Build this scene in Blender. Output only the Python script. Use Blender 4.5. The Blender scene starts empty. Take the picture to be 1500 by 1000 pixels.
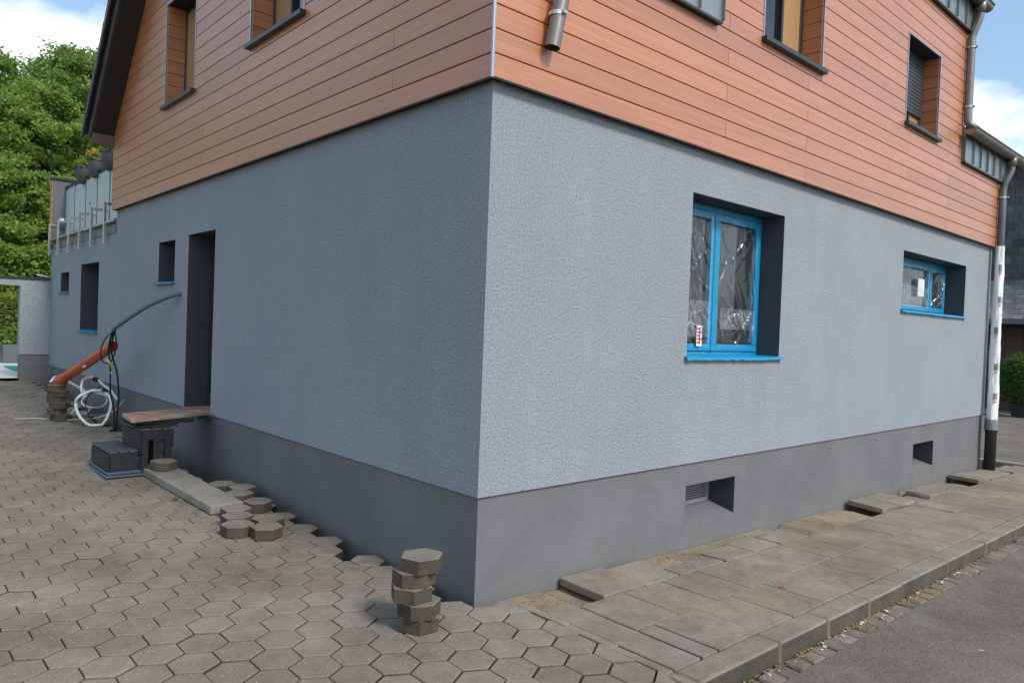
import bpy, bmesh, math, random
import numpy as np
from mathutils import Matrix, Vector
random.seed(7); rng = np.random.default_rng(7)
SC = bpy.context.scene
COL = SC.collection

# ------------------------------------------------------------------ camera
cam_d = bpy.data.cameras.new('camera'); cam = bpy.data.objects.new('camera', cam_d); COL.objects.link(cam)
cam_d.sensor_width = 36; cam_d.lens = 36*1073/1500; cam_d.clip_end = 2000; cam_d.clip_start = .05
right = (0.7417413, -0.66960877, 0.03799923)
up = (-0.01562218, 0.03939237, 0.99910169)
back = (-0.67050414, -0.74166861, 0.01875819)
loc = (-2.91013, -3.48196, 1.71878)
cam.matrix_world = Matrix(((right[0], up[0], back[0], loc[0]), (right[1], up[1], back[1], loc[1]),
                           (right[2], up[2], back[2], loc[2]), (0, 0, 0, 1)))
SC.camera = cam

# ------------------------------------------------------------------ world, sun, exposure
SUN_DIR = Vector((0.06, -0.70, 0.70)).normalized()          # towards the sun
elev = math.asin(SUN_DIR.z); azim = math.atan2(SUN_DIR.x, SUN_DIR.y)
W = bpy.data.worlds.new('World'); SC.world = W; W.use_nodes = True
nt = W.node_tree; nt.nodes.clear()
def wn(t, **k):
    n = nt.nodes.new(t)
    for a, b in k.items(): setattr(n, a, b)
    return n
sky = wn('ShaderNodeTexSky', sky_type='NISHITA', sun_disc=False, sun_elevation=elev, sun_rotation=azim,
         air_density=1.0, dust_density=1.2, ozone_density=1.5)
tc = wn('ShaderNodeTexCoord'); sep = wn('ShaderNodeSeparateXYZ'); nt.links.new(tc.outputs['Generated'], sep.inputs[0])
zz = wn('ShaderNodeMath', operation='MAXIMUM'); zz.inputs[1].default_value = 0.0; nt.links.new(sep.outputs[2], zz.inputs[0])
zp = wn('ShaderNodeMath', operation='ADD'); zp.inputs[1].default_value = 0.28; nt.links.new(zz.outputs[0], zp.inputs[0])
dx = wn('ShaderNodeMath', operation='DIVIDE'); nt.links.new(sep.outputs[0], dx.inputs[0]); nt.links.new(zp.outputs[0], dx.inputs[1])
dy = wn('ShaderNodeMath', operation='DIVIDE'); nt.links.new(sep.outputs[1], dy.inputs[0]); nt.links.new(zp.outputs[0], dy.inputs[1])
cmb = wn('ShaderNodeCombineXYZ'); nt.links.new(dx.outputs[0], cmb.inputs[0]); nt.links.new(dy.outputs[0], cmb.inputs[1])
mp = wn('ShaderNodeMapping'); mp.inputs['Location'].default_value = (7.7, 6.78, 0); nt.links.new(cmb.outputs[0], mp.inputs[0])
cn = wn('ShaderNodeTexNoise'); cn.inputs['Scale'].default_value = 1.35; cn.inputs['Detail'].default_value = 9; cn.inputs['Roughness'].default_value = .56
nt.links.new(mp.outputs[0], cn.inputs['Vector'])
cr = wn('ShaderNodeValToRGB'); cr.color_ramp.elements[0].position = .50; cr.color_ramp.elements[1].position = .64
nt.links.new(cn.outputs[0], cr.inputs[0])
mx = wn('ShaderNodeMix', data_type='RGBA'); nt.links.new(cr.outputs[0], mx.inputs[0])
lift = wn('ShaderNodeMix', data_type='RGBA', blend_type='ADD'); lift.inputs[0].default_value = 1
nt.links.new(sky.outputs[0], lift.inputs[6]); lift.inputs[7].default_value = (1.0, 1.6, 2.1, 1)     # thin bright haze of a half-clouded day
nt.links.new(lift.outputs[2], mx.inputs[6]); mx.inputs[7].default_value = (11.0, 11.1, 11.2, 1)
bg = wn('ShaderNodeBackground'); bg.inputs[1].default_value = .072; nt.links.new(mx.outputs[2], bg.inputs[0])
wo = wn('ShaderNodeOutputWorld'); nt.links.new(bg.outputs[0], wo.inputs[0])

sd = bpy.data.lights.new('sun', 'SUN'); sd.energy = 1.5; sd.angle = math.radians(14); sd.color = (1, .95, .88)
so = bpy.data.objects.new('sun', sd); COL.objects.link(so)
so.rotation_euler = (-SUN_DIR).to_track_quat('-Z', 'Y').to_euler(); so.location = (6, -10, 20)

SC.view_settings.view_transform = 'Standard'; SC.view_settings.look = 'None'
SC.view_settings.exposure = 1.02; SC.view_settings.gamma = 1; SC.view_settings.use_curve_mapping = False

# ------------------------------------------------------------------ materials
M = {}
def newmat(name):
    m = bpy.data.materials.new(name); m.use_nodes = True
    t = m.node_tree; b = t.nodes['Principled BSDF']; M[name] = m
    return m, t, b
def N(t, ty, **k):
    n = t.nodes.new(ty)
    for a, v in k.items(): setattr(n, a, v)
    return n
def vec(t, scale=(1, 1, 1), rnd=True, stretch=None):
    """object coordinates, shifted per object and per island so that alike pieces differ"""
    c = N(t, 'ShaderNodeTexCoord'); out = c.outputs['Object']
    if rnd:
        oi = N(t, 'ShaderNodeObjectInfo'); ge = N(t, 'ShaderNodeNewGeometry')
        ad = N(t, 'ShaderNodeMath', operation='ADD'); t.links.new(oi.outputs['Random'], ad.inputs[0]); t.links.new(ge.outputs['Random Per Island'], ad.inputs[1])
        mu = N(t, 'ShaderNodeMath', operation='MULTIPLY'); mu.inputs[1].default_value = 37.; t.links.new(ad.outputs[0], mu.inputs[0])
        va = N(t, 'ShaderNodeVectorMath', operation='ADD'); t.links.new(out, va.inputs[0]); t.links.new(mu.outputs[0], va.inputs[1]); out = va.outputs[0]
    mpn = N(t, 'ShaderNodeMapping'); mpn.inputs['Scale'].default_value = scale; t.links.new(out, mpn.inputs[0])
    return mpn.outputs[0]
def noise(t, v, scale, detail=4, rough=.55):
    n = N(t, 'ShaderNodeTexNoise'); n.inputs['Scale'].default_value = scale; n.inputs['Detail'].default_value = detail; n.inputs['Roughness'].default_value = rough
    t.links.new(v, n.inputs['Vector']); return n.outputs[0]
def ramp(t, f, p0, p1, c0=(0, 0, 0, 1), c1=(1, 1, 1, 1)):
    r = N(t, 'ShaderNodeValToRGB'); r.color_ramp.elements[0].position = p0; r.color_ramp.elements[1].position = p1
    r.color_ramp.elements[0].color = c0; r.color_ramp.elements[1].color = c1; t.links.new(f, r.inputs[0]); return r.outputs[0]
def mix(t, f, a, b, blend='MIX'):
    m = N(t, 'ShaderNodeMix', data_type='RGBA', blend_type=blend)
    for i, x in ((0, f), (6, a), (7, b)):
        if isinstance(x, (float, int)): m.inputs[i].default_value = x
        elif isinstance(x, tuple): m.inputs[i].default_value = x if len(x) == 4 else (*x, 1)
        else: t.links.new(x, m.inputs[i])
    return m.outputs[2]
def bump(t, b, h, dist, strength=1., prev=None):
    n = N(t, 'ShaderNodeBump'); n.inputs['Distance'].default_value = dist; n.inputs['Strength'].default_value = strength
    t.links.new(h, n.inputs['Height'])
    if prev is not None: t.links.new(prev, n.inputs['Normal'])
    t.links.new(n.outputs[0], b.inputs['Normal']); return n.outputs[0]
def hsvvar(t, col, dv=.25, dh=.0, ds=.0):
    """per piece value shift"""
    oi = N(t, 'ShaderNodeObjectInfo'); ge = N(t, 'ShaderNodeNewGeometry')
    ad = N(t, 'ShaderNodeMath', operation='ADD'); t.links.new(oi.outputs['Random'], ad.inputs[0]); t.links.new(ge.outputs['Random Per Island'], ad.inputs[1])
    fr = N(t, 'ShaderNodeMath', operation='FRACT'); t.links.new(ad.outputs[0], fr.inputs[0])
    mr = N(t, 'ShaderNodeMapRange'); mr.inputs[3].default_value = 1-dv; mr.inputs[4].default_value = 1+dv; t.links.new(fr.outputs[0], mr.inputs[0])
    h = N(t, 'ShaderNodeHueSaturation'); t.links.new(mr.outputs[0], h.inputs['Value']); t.links.new(col, h.inputs['Color'])
    if dh:
        m2 = N(t, 'ShaderNodeMath', operation='MULTIPLY'); m2.inputs[1].default_value = 7.3; t.links.new(ad.outputs[0], m2.inputs[0])
        f2 = N(t, 'ShaderNodeMath', operation='FRACT'); t.links.new(m2.outputs[0], f2.inputs[0])
        r2 = N(t, 'ShaderNodeMapRange'); r2.inputs[3].default_value = 1-ds; r2.inputs[4].default_value = 1+ds; t.links.new(f2.outputs[0], r2.inputs[0]); t.links.new(r2.outputs[0], h.inputs['Saturation'])
        r3 = N(t, 'ShaderNodeMapRange'); r3.inputs[3].default_value = .5-dh; r3.inputs[4].default_value = .5+dh; t.links.new(f2.outputs[0], r3.inputs[0]); t.links.new(r3.outputs[0], h.inputs['Hue'])
    return h.outputs[0]
def plain(name, c, rough=.6, metal=0., nscale=None, namt=.15, bscale=None, bdist=.001, spec=.5):
    m, t, b = newmat(name); b.inputs['Roughness'].default_value = rough; b.inputs['Metallic'].default_value = metal
    b.inputs['Specular IOR Level'].default_value = spec
    v = vec(t)
    n1 = noise(t, v, nscale or 6., 5)
    t.links.new(mix(t, n1, tuple(x*(1-namt) for x in c), tuple(min(1, x*(1+namt)) for x in c)), b.inputs['Base Color'])
    if bscale: bump(t, b, noise(t, v, bscale, 4), bdist)
    return m
def concrete(name, ca, cb, dv=.14, speck=0., dh=0., ds=0., fine=220, bd=.0016, dirt=.35, dirtc=(.06, .055, .045), rough=.92):
    m, t, b = newmat(name); b.inputs['Roughness'].default_value = rough; b.inputs['Specular IOR Level'].default_value = .25
    v = vec(t)
    big = noise(t, v, 5.5, 5); col = mix(t, ramp(t, big, .3, .7), ca, cb)
    f = noise(t, v, fine, 3, .7); col = mix(t, .8, col, mix(t, f, (.16, .16, .16), (.86, .86, .86)), 'OVERLAY')
    f2 = noise(t, v, fine*.28, 4, .65); col = mix(t, .45, col, mix(t, f2, (.3, .3, .3), (.7, .7, .7)), 'OVERLAY')
    d = ramp(t, noise(t, v, 9, 6, .7), .53, .75); dm = N(t, 'ShaderNodeMath', operation='MULTIPLY'); dm.inputs[1].default_value = dirt; t.links.new(d, dm.inputs[0])
    col = mix(t, dm.outputs[0], col, dirtc)
    col = hsvvar(t, col, dv, dh, ds)
    ps = N(t, 'ShaderNodeNewGeometry'); pn = noise(t, ps.outputs['Position'], 1.1, 6, .68)     # stains that run across the pieces
    col = mix(t, .85, col, ramp(t, pn, .34, .66, (.66, .64, .60, 1), (1.12, 1.12, 1.12, 1)), 'MULTIPLY')
    if speck:
        vo = N(t, 'ShaderNodeTexVoronoi'); vo.inputs['Scale'].default_value = 62; t.links.new(v, vo.inputs['Vector'])
        s1 = ramp(t, vo.outputs['Distance'], .10, .22, (1, 1, 1, 1), (0, 0, 0, 1))
        gate = ramp(t, vo.outputs['Color'], .72, .74); g2 = N(t, 'ShaderNodeMath', operation='MULTIPLY'); t.links.new(s1, g2.inputs[0]); t.links.new(gate, g2.inputs[1])
        g3 = N(t, 'ShaderNodeMath', operation='MULTIPLY'); g3.inputs[1].default_value = speck; t.links.new(g2.outputs[0], g3.inputs[0])
        col = mix(t, g3.outputs[0], col, (.62, .59, .53))
    t.links.new(col, b.inputs['Base Color'])
    p = bump(t, b, f, bd, 1.); bump(t, b, f2, bd*1.6, 1., p)
    return m
# stucco: trowelled grain about 3-4 mm
def stucco(name, ca, cb):
    m, t, b = newmat(name); b.inputs['Roughness'].default_value = .95; b.inputs['Specular IOR Level'].default_value = .15
    v = vec(t, rnd=False)
    f = noise(t, v, 62, 5, .8); g = noise(t, v, 230, 2, .6)
    col = mix(t, ramp(t, noise(t, v, .8, 5, .6), .3, .7), ca, cb)
    vs = vec(t, (1.6, 1.6, .3), rnd=False)
    col = mix(t, .2, col, mix(t, noise(t, vs, 2.3, 6, .65), (.3, .3, .3), (.7, .7, .7)), 'OVERLAY')
    pit = ramp(t, f, .34, .60, (.60, .60, .60, 1), (1.07, 1.07, 1.07, 1)); col = mix(t, 1., col, pit, 'MULTIPLY')
    col = mix(t, .5, col, mix(t, g, (.3, .3, .3), (.7, .7, .7)), 'OVERLAY')
    t.links.new(col, b.inputs['Base Color'])
    p = bump(t, b, f, .010, 1.); bump(t, b, g, .002, .8, p)
    return m
stucco('stucco', (.315, .352, .384), (.352, .390, .422))
def plinthmat():
    m, t, b = newmat('plinth'); b.inputs['Roughness'].default_value = .8; b.inputs['Specular IOR Level'].default_value = .3
    v = vec(t, rnd=False)
    col = mix(t, ramp(t, noise(t, v, 1.6, 6, .6), .3, .72), (.135, .138, .143), (.172, .172, .174))
    col = mix(t, .35, col, mix(t, noise(t, v, 11, 8, .78), (.26, .26, .26), (.72, .72, .72)), 'OVERLAY')
    sc = N(t, 'ShaderNodeMapping'); sc.inputs['Rotation'].default_value = (0, .35, 0); sc.inputs['Scale'].default_value = (9, 9, .5); t.links.new(v, sc.inputs[0])
    st = ramp(t, noise(t, sc.outputs[0], 2.2, 6, .7), .70, .76); sm = N(t, 'ShaderNodeMath', operation='MULTIPLY'); sm.inputs[1].default_value = .42; t.links.new(st, sm.inputs[0])
    col = mix(t, sm.outputs[0], col, (.10, .10, .10))
    # earth splashes near the foot
    se = N(t, 'ShaderNodeSeparateXYZ'); t.links.new(v, se.inputs[0])
    mr = N(t, 'ShaderNodeMapRange'); mr.inputs[1].default_value = -.28; mr.inputs[2].default_value = .16; mr.inputs[3].default_value = 1; mr.inputs[4].default_value = 0; t.links.new(se.outputs[2], mr.inputs[0])
    sp = ramp(t, noise(t, v, 7, 7, .75), .45, .7); mm = N(t, 'ShaderNodeMath', operation='MULTIPLY'); t.links.new(mr.outputs[0], mm.inputs[0]); t.links.new(sp, mm.inputs[1])
    m5 = N(t, 'ShaderNodeMath', operation='MULTIPLY'); m5.inputs[1].default_value = .9; t.links.new(mm.outputs[0], m5.inputs[0])
    col = mix(t, m5.outputs[0], col, (.21, .17, .12))
    t.links.new(col, b.inputs['Base Color']); bump(t, b, noise(t, v, 60, 4), .0012)
plinthmat()
def cladmat():
    for nm, axis in (('clad_x', 0), ('clad_y', 1)):
        m, t, b = newmat(nm)
        s = [1, 1, 1]; s[axis] = .022; s[2] = 2.0
        v = vec(t, tuple(s)); vf = vec(t, tuple(.6*q if i == axis else q for i, q in enumerate(s)))
        g = noise(t, v, 85, 4, .7); g2 = noise(t, vf, 26, 3, .6)
        col = mix(t, ramp(t, g2, .3, .7), (.42, .148, .054), (.51, .196, .080))
        col = mix(t, .5, col, mix(t, ramp(t, g, .3, .7), (.25, .25, .25), (.72, .72, .72)), 'OVERLAY')
        col = hsvvar(t, col, .10)
        t.links.new(col, b.inputs['Base Color']); b.inputs['Roughness'].default_value = .43
        b.inputs['Specular IOR Level'].default_value = .5; b.inputs['Coat Weight'].default_value = .65; b.inputs['Coat IOR'].default_value = 1.75; b.inputs['Coat Roughness'].default_value = .38
        rr = N(t, 'ShaderNodeMapRange'); rr.inputs[3].default_value = .34; rr.inputs[4].default_value = .55; t.links.new(g, rr.inputs[0]); t.links.new(rr.outputs[0], b.inputs['Roughness'])
        bump(t, b, g, .0011, .8)
cladmat()
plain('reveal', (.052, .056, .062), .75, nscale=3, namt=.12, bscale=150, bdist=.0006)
plain('dark_metal', (.045, .05, .055), .38, .3, namt=.1)
plain('edge_metal', (.42, .46, .50), .35, .8, namt=.08)
plain('zinc', (.30, .33, .33), .42, .75, nscale=3, namt=.18, bscale=5, bdist=.002)
plain('zinc_dark', (.17, .175, .175), .45, .7, nscale=5, namt=.2)
plain('copper_grey', (.24, .22, .20), .40, .65, nscale=6, namt=.2)
plain('steel', (.55, .55, .53), .28, .95, namt=.08)
plain('backing', (.012, .010, .009), .9)
plain('soffit', (.030, .026, .024), .7, nscale=9)
plain('soffit_brown', (.11, .075, .055), .6, nscale=9)
plain('tile', (.055, .058, .063), .5, nscale=8, namt=.3)
concrete('slate', (.085, .087, .10), (.115, .117, .135), .28, 0, fine=60, bd=.004, dirt=.3, rough=.6)
concrete('slate_roof', (.17, .17, .172), (.23, .228, .225), .25, 0, fine=60, bd=.004, dirt=.4, rough=.75)
plain('blue_tape', (.006, .25, .46), .34, nscale=18, namt=.34, bscale=55, bdist=.005)
plain('film_white', (.80, .82, .83), .3, nscale=5, namt=.1, bscale=12, bdist=.012)
plain('pipe_orange', (.42, .085, .035), .38, nscale=12, namt=.15)
plain('conduit_grey', (.11, .15, .20), .5, namt=.1)
plain('black_rubber', (.010, .010, .011), .45)
plain('white_hose', (.74, .75, .74), .4, namt=.06)
plain('yellow_wire', (.48, .46, .14), .5)
plain('pale_line', (.52, .52, .36), .5)
plain('vent_grey', (.30, .30, .30), .6)
plain('weed', (.07, .12, .025), .7)
plain('black_plastic', (.022, .023, .027), .42, nscale=14, namt=.4, bscale=60, bdist=.001)
plain('step_top', (.060, .062, .070), .5, nscale=10, namt=.35, bscale=40, bdist=.001)
plain('blue_grey_plastic', (.07, .105, .14), .45, nscale=20, namt=.35)
plain('tan_frame', (.38, .22, .09), .5, nscale=10)
plain('inner_dark', (.02, .02, .022), .8)
plain('shutter', (.075, .082, .09), .4, .3)
plain('door_dark', (.03, .032, .036), .4)
plain('pot_grey', (.10, .112, .125), .6, nscale=20)
plain('soil', (.03, .022, .015), .95, bscale=60, bdist=.01)
plain('patio_pale', (.55, .54, .50), .85, nscale=4)
plain('teal', (.03, .28, .22), .6)
plain('garage_brown', (.085, .042, .028), .55, nscale=5, namt=.25)
plain('white_paint', (.72, .72, .70), .6)
plain('red_print', (.55, .04, .04), .5)
plain('orange_print', (.75, .25, .08), .5)
plain('black_print', (.06, .06, .065), .5)
plain('iron', (.030, .026, .024), .65, .2, nscale=30, namt=.5, bscale=70, bdist=.002)
plain('bark', (.06, .05, .04), .95, nscale=12, bscale=30, bdist=.02)
plain('hedge_core', (.03, .05, .012), .95, nscale=9, namt=.5)
plain('leaf_dry', (.27, .17, .08), .8, nscale=40, namt=.4)
plain('leaf_red', (.40, .10, .05), .7)
plain('pale_chip', (.62, .58, .50), .8)
concrete('paver', (.194, .170, .136), (.238, .211, .171), .075, .9, .006, .12)
concrete('paver_red', (.200, .158, .124), (.236, .188, .150), .06, .7)
concrete('paver_loose', (.20, .182, .152), (.26, .238, .20), .10, .35, bd=.003, dirt=.4)
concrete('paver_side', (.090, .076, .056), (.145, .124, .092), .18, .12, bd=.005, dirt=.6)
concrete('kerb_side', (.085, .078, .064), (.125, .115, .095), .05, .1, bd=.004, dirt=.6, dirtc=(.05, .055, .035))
concrete('slab', (.205, .177, .138), (.258, .227, .181), .055, .35, .004, .08, fine=170, bd=.003, dirt=.45)
concrete('kerb', (.20, .178, .142), (.25, .225, .184), .05, .25, fine=170, dirt=.45)
concrete('sett', (.16, .135, .108), (.25, .215, .172), .25, .1, .03, .4, fine=180, bd=.004)
concrete('cement', (.25, .23, .195), (.19, .168, .135), .03, .1, dirt=.25)
concrete('sand', (.34, .275, .185), (.245, .205, .15), .05, .5, fine=150, bd=.006, dirt=.7, dirtc=(.14, .115, .085))
concrete('joint', (.026, .023, .016), (.055, .048, .032), .1, .25, fine=160, bd=.004)
concrete('earth', (.10, .075, .05), (.16, .125, .085), .05, .2, fine=60, bd=.012)
concrete('asphalt', (.168, .149, .125), (.198, .177, .151), .0, .3, fine=120, bd=.010, dirt=.3, dirtc=(.06, .058, .055))
concrete('slab_stone', (.26, .235, .20), (.35, .32, .28), .05, .1, bd=.003, dirt=.55, dirtc=(.16, .13, .10))
def boardwood():
    m, t, b = newmat('board_wood'); v = vec(t, (1, 1, 1))
    vs = vec(t, (2, 14, 14)); g = noise(t, vs, 6, 6, .6)
    col = mix(t, g, (.30, .15, .085), (.42, .24, .14))
    col = mix(t, ramp(t, noise(t, v, 3.4, 5), .48, .60), col, (.36, .36, .33))
    col = mix(t, ramp(t, noise(t, v, 4.1, 3), .60, .66), col, (.24, .075, .06))
    t.links.new(col, b.inputs['Base Color']); b.inputs['Roughness'].default_value = .75; bump(t, b, g, .002)
boardwood()
def glassmat():
    m, t, b = newmat('glass'); b.inputs['Base Color'].default_value = (.012, .014, .016, 1); b.inputs['Roughness'].default_value = .04; b.inputs['Specular IOR Level'].default_value = .5
    m, t, b = newmat('frosted'); b.inputs['Base Color'].default_value = (.62, .74, .72, 1); b.inputs['Roughness'].default_value = .35
    b.inputs['Transmission Weight'].default_value = .25
    # clear crinkled protective film
    for nm, op, c in (('film', .02, (.75, .78, .80)), ('film_milky', .13, (.62, .66, .68))):
        m, t, b = newmat(nm); out = t.nodes['Material Output']
        v = vec(t, (1, 1, .45), rnd=True)
        b.inputs['Base Color'].default_value = (*c, 1); b.inputs['Roughness'].default_value = .12; b.inputs['Specular IOR Level'].default_value = .9
        tr = N(t, 'ShaderNodeBsdfTransparent')
        ms = N(t, 'ShaderNodeMixShader'); ms.inputs[0].default_value = op; t.links.new(tr.outputs[0], ms.inputs[1]); t.links.new(b.outputs[0], ms.inputs[2])
        gl = N(t, 'ShaderNodeBsdfGlossy'); gl.inputs['Roughness'].default_value = .16; gl.inputs['Color'].default_value = (.9, .93, .95, 1)
        m2 = N(t, 'ShaderNodeMixShader'); m2.inputs[0].default_value = .048; t.links.new(ms.outputs[0], m2.inputs[1]); t.links.new(gl.outputs[0], m2.inputs[2])
        t.links.new(m2.outputs[0], out.inputs[0])
glassmat()
def leafmat(name, ca, cb):
    m, t, b = newmat(name); out = t.nodes['Material Output']
    ge = N(t, 'ShaderNodeNewGeometry'); c = N(t, 'ShaderNodeTexCoord')
    col = mix(t, ge.outputs['Random Per Island'], ca, cb)
    n = noise(t, c.outputs['Object'], .8, 3); col = mix(t, .5, col, mix(t, n, (.3, .3, .3), (.7, .7, .7)), 'OVERLAY')
    t.links.new(col, b.inputs['Base Color']); b.inputs['Roughness'].default_value = .55; b.inputs['Specular IOR Level'].default_value = .3
    tl = N(t, 'ShaderNodeBsdfTranslucent'); t.links.new(col, tl.inputs[0])
    ms = N(t, 'ShaderNodeMixShader'); ms.inputs[0].default_value = .5; t.links.new(b.outputs[0], ms.inputs[1]); t.links.new(tl.outputs[0], ms.inputs[2]); t.links.new(ms.outputs[0], out.inputs[0])
leafmat('leaf_dark', (.13, .22, .045), (.24, .36, .085))
leafmat('leaf_mid', (.17, .27, .045), (.29, .41, .09))
leafmat('leaf_bright', (.16, .27, .04), (.27, .39, .085))
leafmat('leaf_hedge', (.17, .22, .03), (.30, .33, .05))
leafmat('leaf_box', (.05, .11, .02), (.12, .21, .05))
leafmat('flower', (.75, .12, .03), (.80, .45, .05))

# ------------------------------------------------------------------ mesh helpers
class MB:
    def __init__(s): s.v = []; s.f = []; s.m = []; s.sm = []
    def face(s, pts, mi=0):
        i = len(s.v); s.v += [tuple(p) for p in pts]; s.f.append(tuple(range(i, i+len(pts)))); s.m.append(mi)
    def raw(s, v, f, mi=0):
        i = len(s.v); s.v += [tuple(p) for p in v]
        for q in f: s.f.append(tuple(i+k for k in q)); s.m.append(mi)
    def box(s, a, b, mi=0, bev=0., M4=None):
        x0, x1 = sorted((a[0], b[0])); y0, y1 = sorted((a[1], b[1])); z0, z1 = sorted((a[2], b[2]))
        if bev:
            bm = bmesh.new(); bmesh.ops.create_cube(bm, size=1)
            for v in bm.verts: v.co = Vector(((x0+x1)/2+v.co.x*(x1-x0), (y0+y1)/2+v.co.y*(y1-y0), (z0+z1)/2+v.co.z*(z1-z0)))
            bmesh.ops.bevel(bm, geom=bm.edges[:], offset=bev, segments=1, affect='EDGES')
            vs = [v.co.copy() for v in bm.verts]; bm.verts.index_update(); fs = [tuple(v.index for v in f.verts) for f in bm.faces]; bm.free()
        else:
            vs = [Vector(p) for p in ((x0, y0, z0), (x1, y0, z0), (x1, y1, z0), (x0, y1, z0), (x0, y0, z1), (x1, y0, z1), (x1, y1, z1), (x0, y1, z1))]
            fs = [(0, 3, 2, 1), (4, 5, 6, 7), (0, 1, 5, 4), (1, 2, 6, 5), (2, 3, 7, 6), (3, 0, 4, 7)]
        if M4 is not None: vs = [M4 @ v for v in vs]
        s.raw(vs, fs, mi); return s
    def prism(s, poly, off, mi=0):
        """poly: 3D points, extruded by off"""
        o = Vector(off); n = len(poly); a = [Vector(p) for p in poly]; b = [p+o for p in a]
        nrm = (a[1]-a[0]).cross(a[2]-a[0])
        if nrm.dot(o) > 0: a, b = list(a), list(b); fs = [tuple(range(n-1, -1, -1)), tuple(range(n, 2*n))]+[(i, (i+1) % n, n+(i+1) % n, n+i) for i in range(n)]
        else: fs = [tuple(range(n)), tuple(range(2*n-1, n-1, -1))]+[((i+1) % n, i, n+i, n+(i+1) % n) for i in range(n)]
        s.raw(a+b, fs, mi); return s
    def tube(s, pts, r, n=10, cap=True, mi=0):
        P = [Vector(p) for p in pts]; rs = r if isinstance(r, (list, tuple)) else [r]*len(P)
        i0 = len(s.v); t = (P[1]-P[0]).normalized(); u = t.orthogonal().normalized()
        for k, p in enumerate(P):
            if k == 0: t2 = (P[1]-P[0])
            elif k == len(P)-1: t2 = P[-1]-P[-2]
            else: t2 = (P[k+1]-P[k]).normalized()+(P[k]-P[k-1]).normalized()
            t2.normalize(); u = (u-t2*u.dot(t2)).normalized(); w = t2.cross(u)
            for j in range(n):
                a = 2*math.pi*j/n; s.v.append(tuple(p+(u*math.cos(a)+w*math.sin(a))*rs[k]))
        for k in range(len(P)-1):
            for j in range(n):
                s.f.append((i0+k*n+j, i0+k*n+(j+1) % n, i0+(k+1)*n+(j+1) % n, i0+(k+1)*n+j)); s.m.append(mi)
        if cap:
            s.f.append(tuple(i0+j for j in range(n-1, -1, -1))); s.m.append(mi)
            s.f.append(tuple(i0+(len(P)-1)*n+j for j in range(n))); s.m.append(mi)
        return s
    def mesh(s, name, mats):
        me = bpy.data.meshes.new(name); me.from_pydata(s.v, [], s.f)
        for m in (mats if isinstance(mats, (list, tuple)) else [mats]): me.materials.append(M[m])
        me.polygons.foreach_set('material_index', s.m); me.update(); return me
def spline(pts, n=8):
    P = [Vector(p) for p in pts]; out = []
    P = [P[0]*2-P[1]]+P+[P[-1]*2-P[-2]]
    for i in range(1, len(P)-2):
        for k in range(n):
            t = k/n; a, b, c, d = P[i-1], P[i], P[i+1], P[i+2]
            out.append(.5*((2*b)+(-a+c)*t+(2*a-5*b+4*c-d)*t*t+(-a+3*b-3*c+d)*t**3))
    out.append(P[-2]); return out
def link(name, me, parent=None, smooth=False, loc=None, rot=None):
    o = bpy.data.objects.new(name, me); COL.objects.link(o)
    if parent is not None: o.parent = parent
    if loc is not None: o.location = loc
    if rot is not None: o.rotation_euler = rot
    if smooth:
        me.shade_smooth() if hasattr(me, 'shade_smooth') else None
    return o
def obj(name, mb, mats, parent=None, smooth=False): return link(name, mb.mesh(name, mats), parent, smooth)
def tag(o, label=None, cat=None, group=None, kind=None):
    if label: o['label'] = label
    if cat: o['category'] = cat
    if group: o['group'] = group
    if kind: o['kind'] = kind
    return o
def empty(name, loc=(0, 0, 0), rz=0):
    o = bpy.data.objects.new(name, None); COL.objects.link(o); o.location = loc; o.rotation_euler = (0, 0, rz); o.empty_display_size = .2; return o
def clip(poly, nx, nz, d):
    """keep points with nx*u+nz*w <= d  (2D convex clip)"""
    out = []
    for i in range(len(poly)):
        a, b = poly[i], poly[(i+1) % len(poly)]; fa, fb = nx*a[0]+nz*a[1]-d, nx*b[0]+nz*b[1]-d
        if fa <= 0: out.append(a)
        if fa*fb < 0: t = fa/(fa-fb); out.append((a[0]+(b[0]-a[0])*t, a[1]+(b[1]-a[1])*t))
    return out

# ------------------------------------------------------------------ ground levels
KX = -.0186
def sp(v): return .0315*(v if v > 30 else math.log1p(math.exp(min(30, v*1.6)))/1.6)
def S(x, y):
    """level of the paved surface"""
    a = KX*min(max(x, 0), 32)
    w = 1/(1+math.exp(max(-30, min(30, (x-1.5)*2))))
    b = min(sp(y-1), .395)*w if y > -3 else 0
    if x < .3 and y < -1.35: b -= .115*min(1, (-1.35-y)/.6)
    return a+b

# ground sheet
def ground():
    xs = sorted(set([-400, -200, -100, -60, -40, -25, -16] + [-12+i*.75 for i in range(60)] + [36, 45, 60, 80, 120, 200, 400]))
    ys = sorted(set([-400, -200, -100, -60, -40, -25] + [-18+i*.75 for i in range(60)] + [30, 36, 45, 60, 90, 140, 220, 400]))
    mb = MB(); nx = len(xs)
    for y in ys:
        for x in xs: mb.v.append((x, y, S(x, y)-.34))
    for j in range(len(ys)-1):
        for i in range(nx-1):
            k = j*nx+i; mb.f.append((k, k+1, k+nx+1, k+nx)); mb.m.append(0)
    return tag(obj('ground', mb, 'earth'), kind='structure')
ground()

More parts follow.
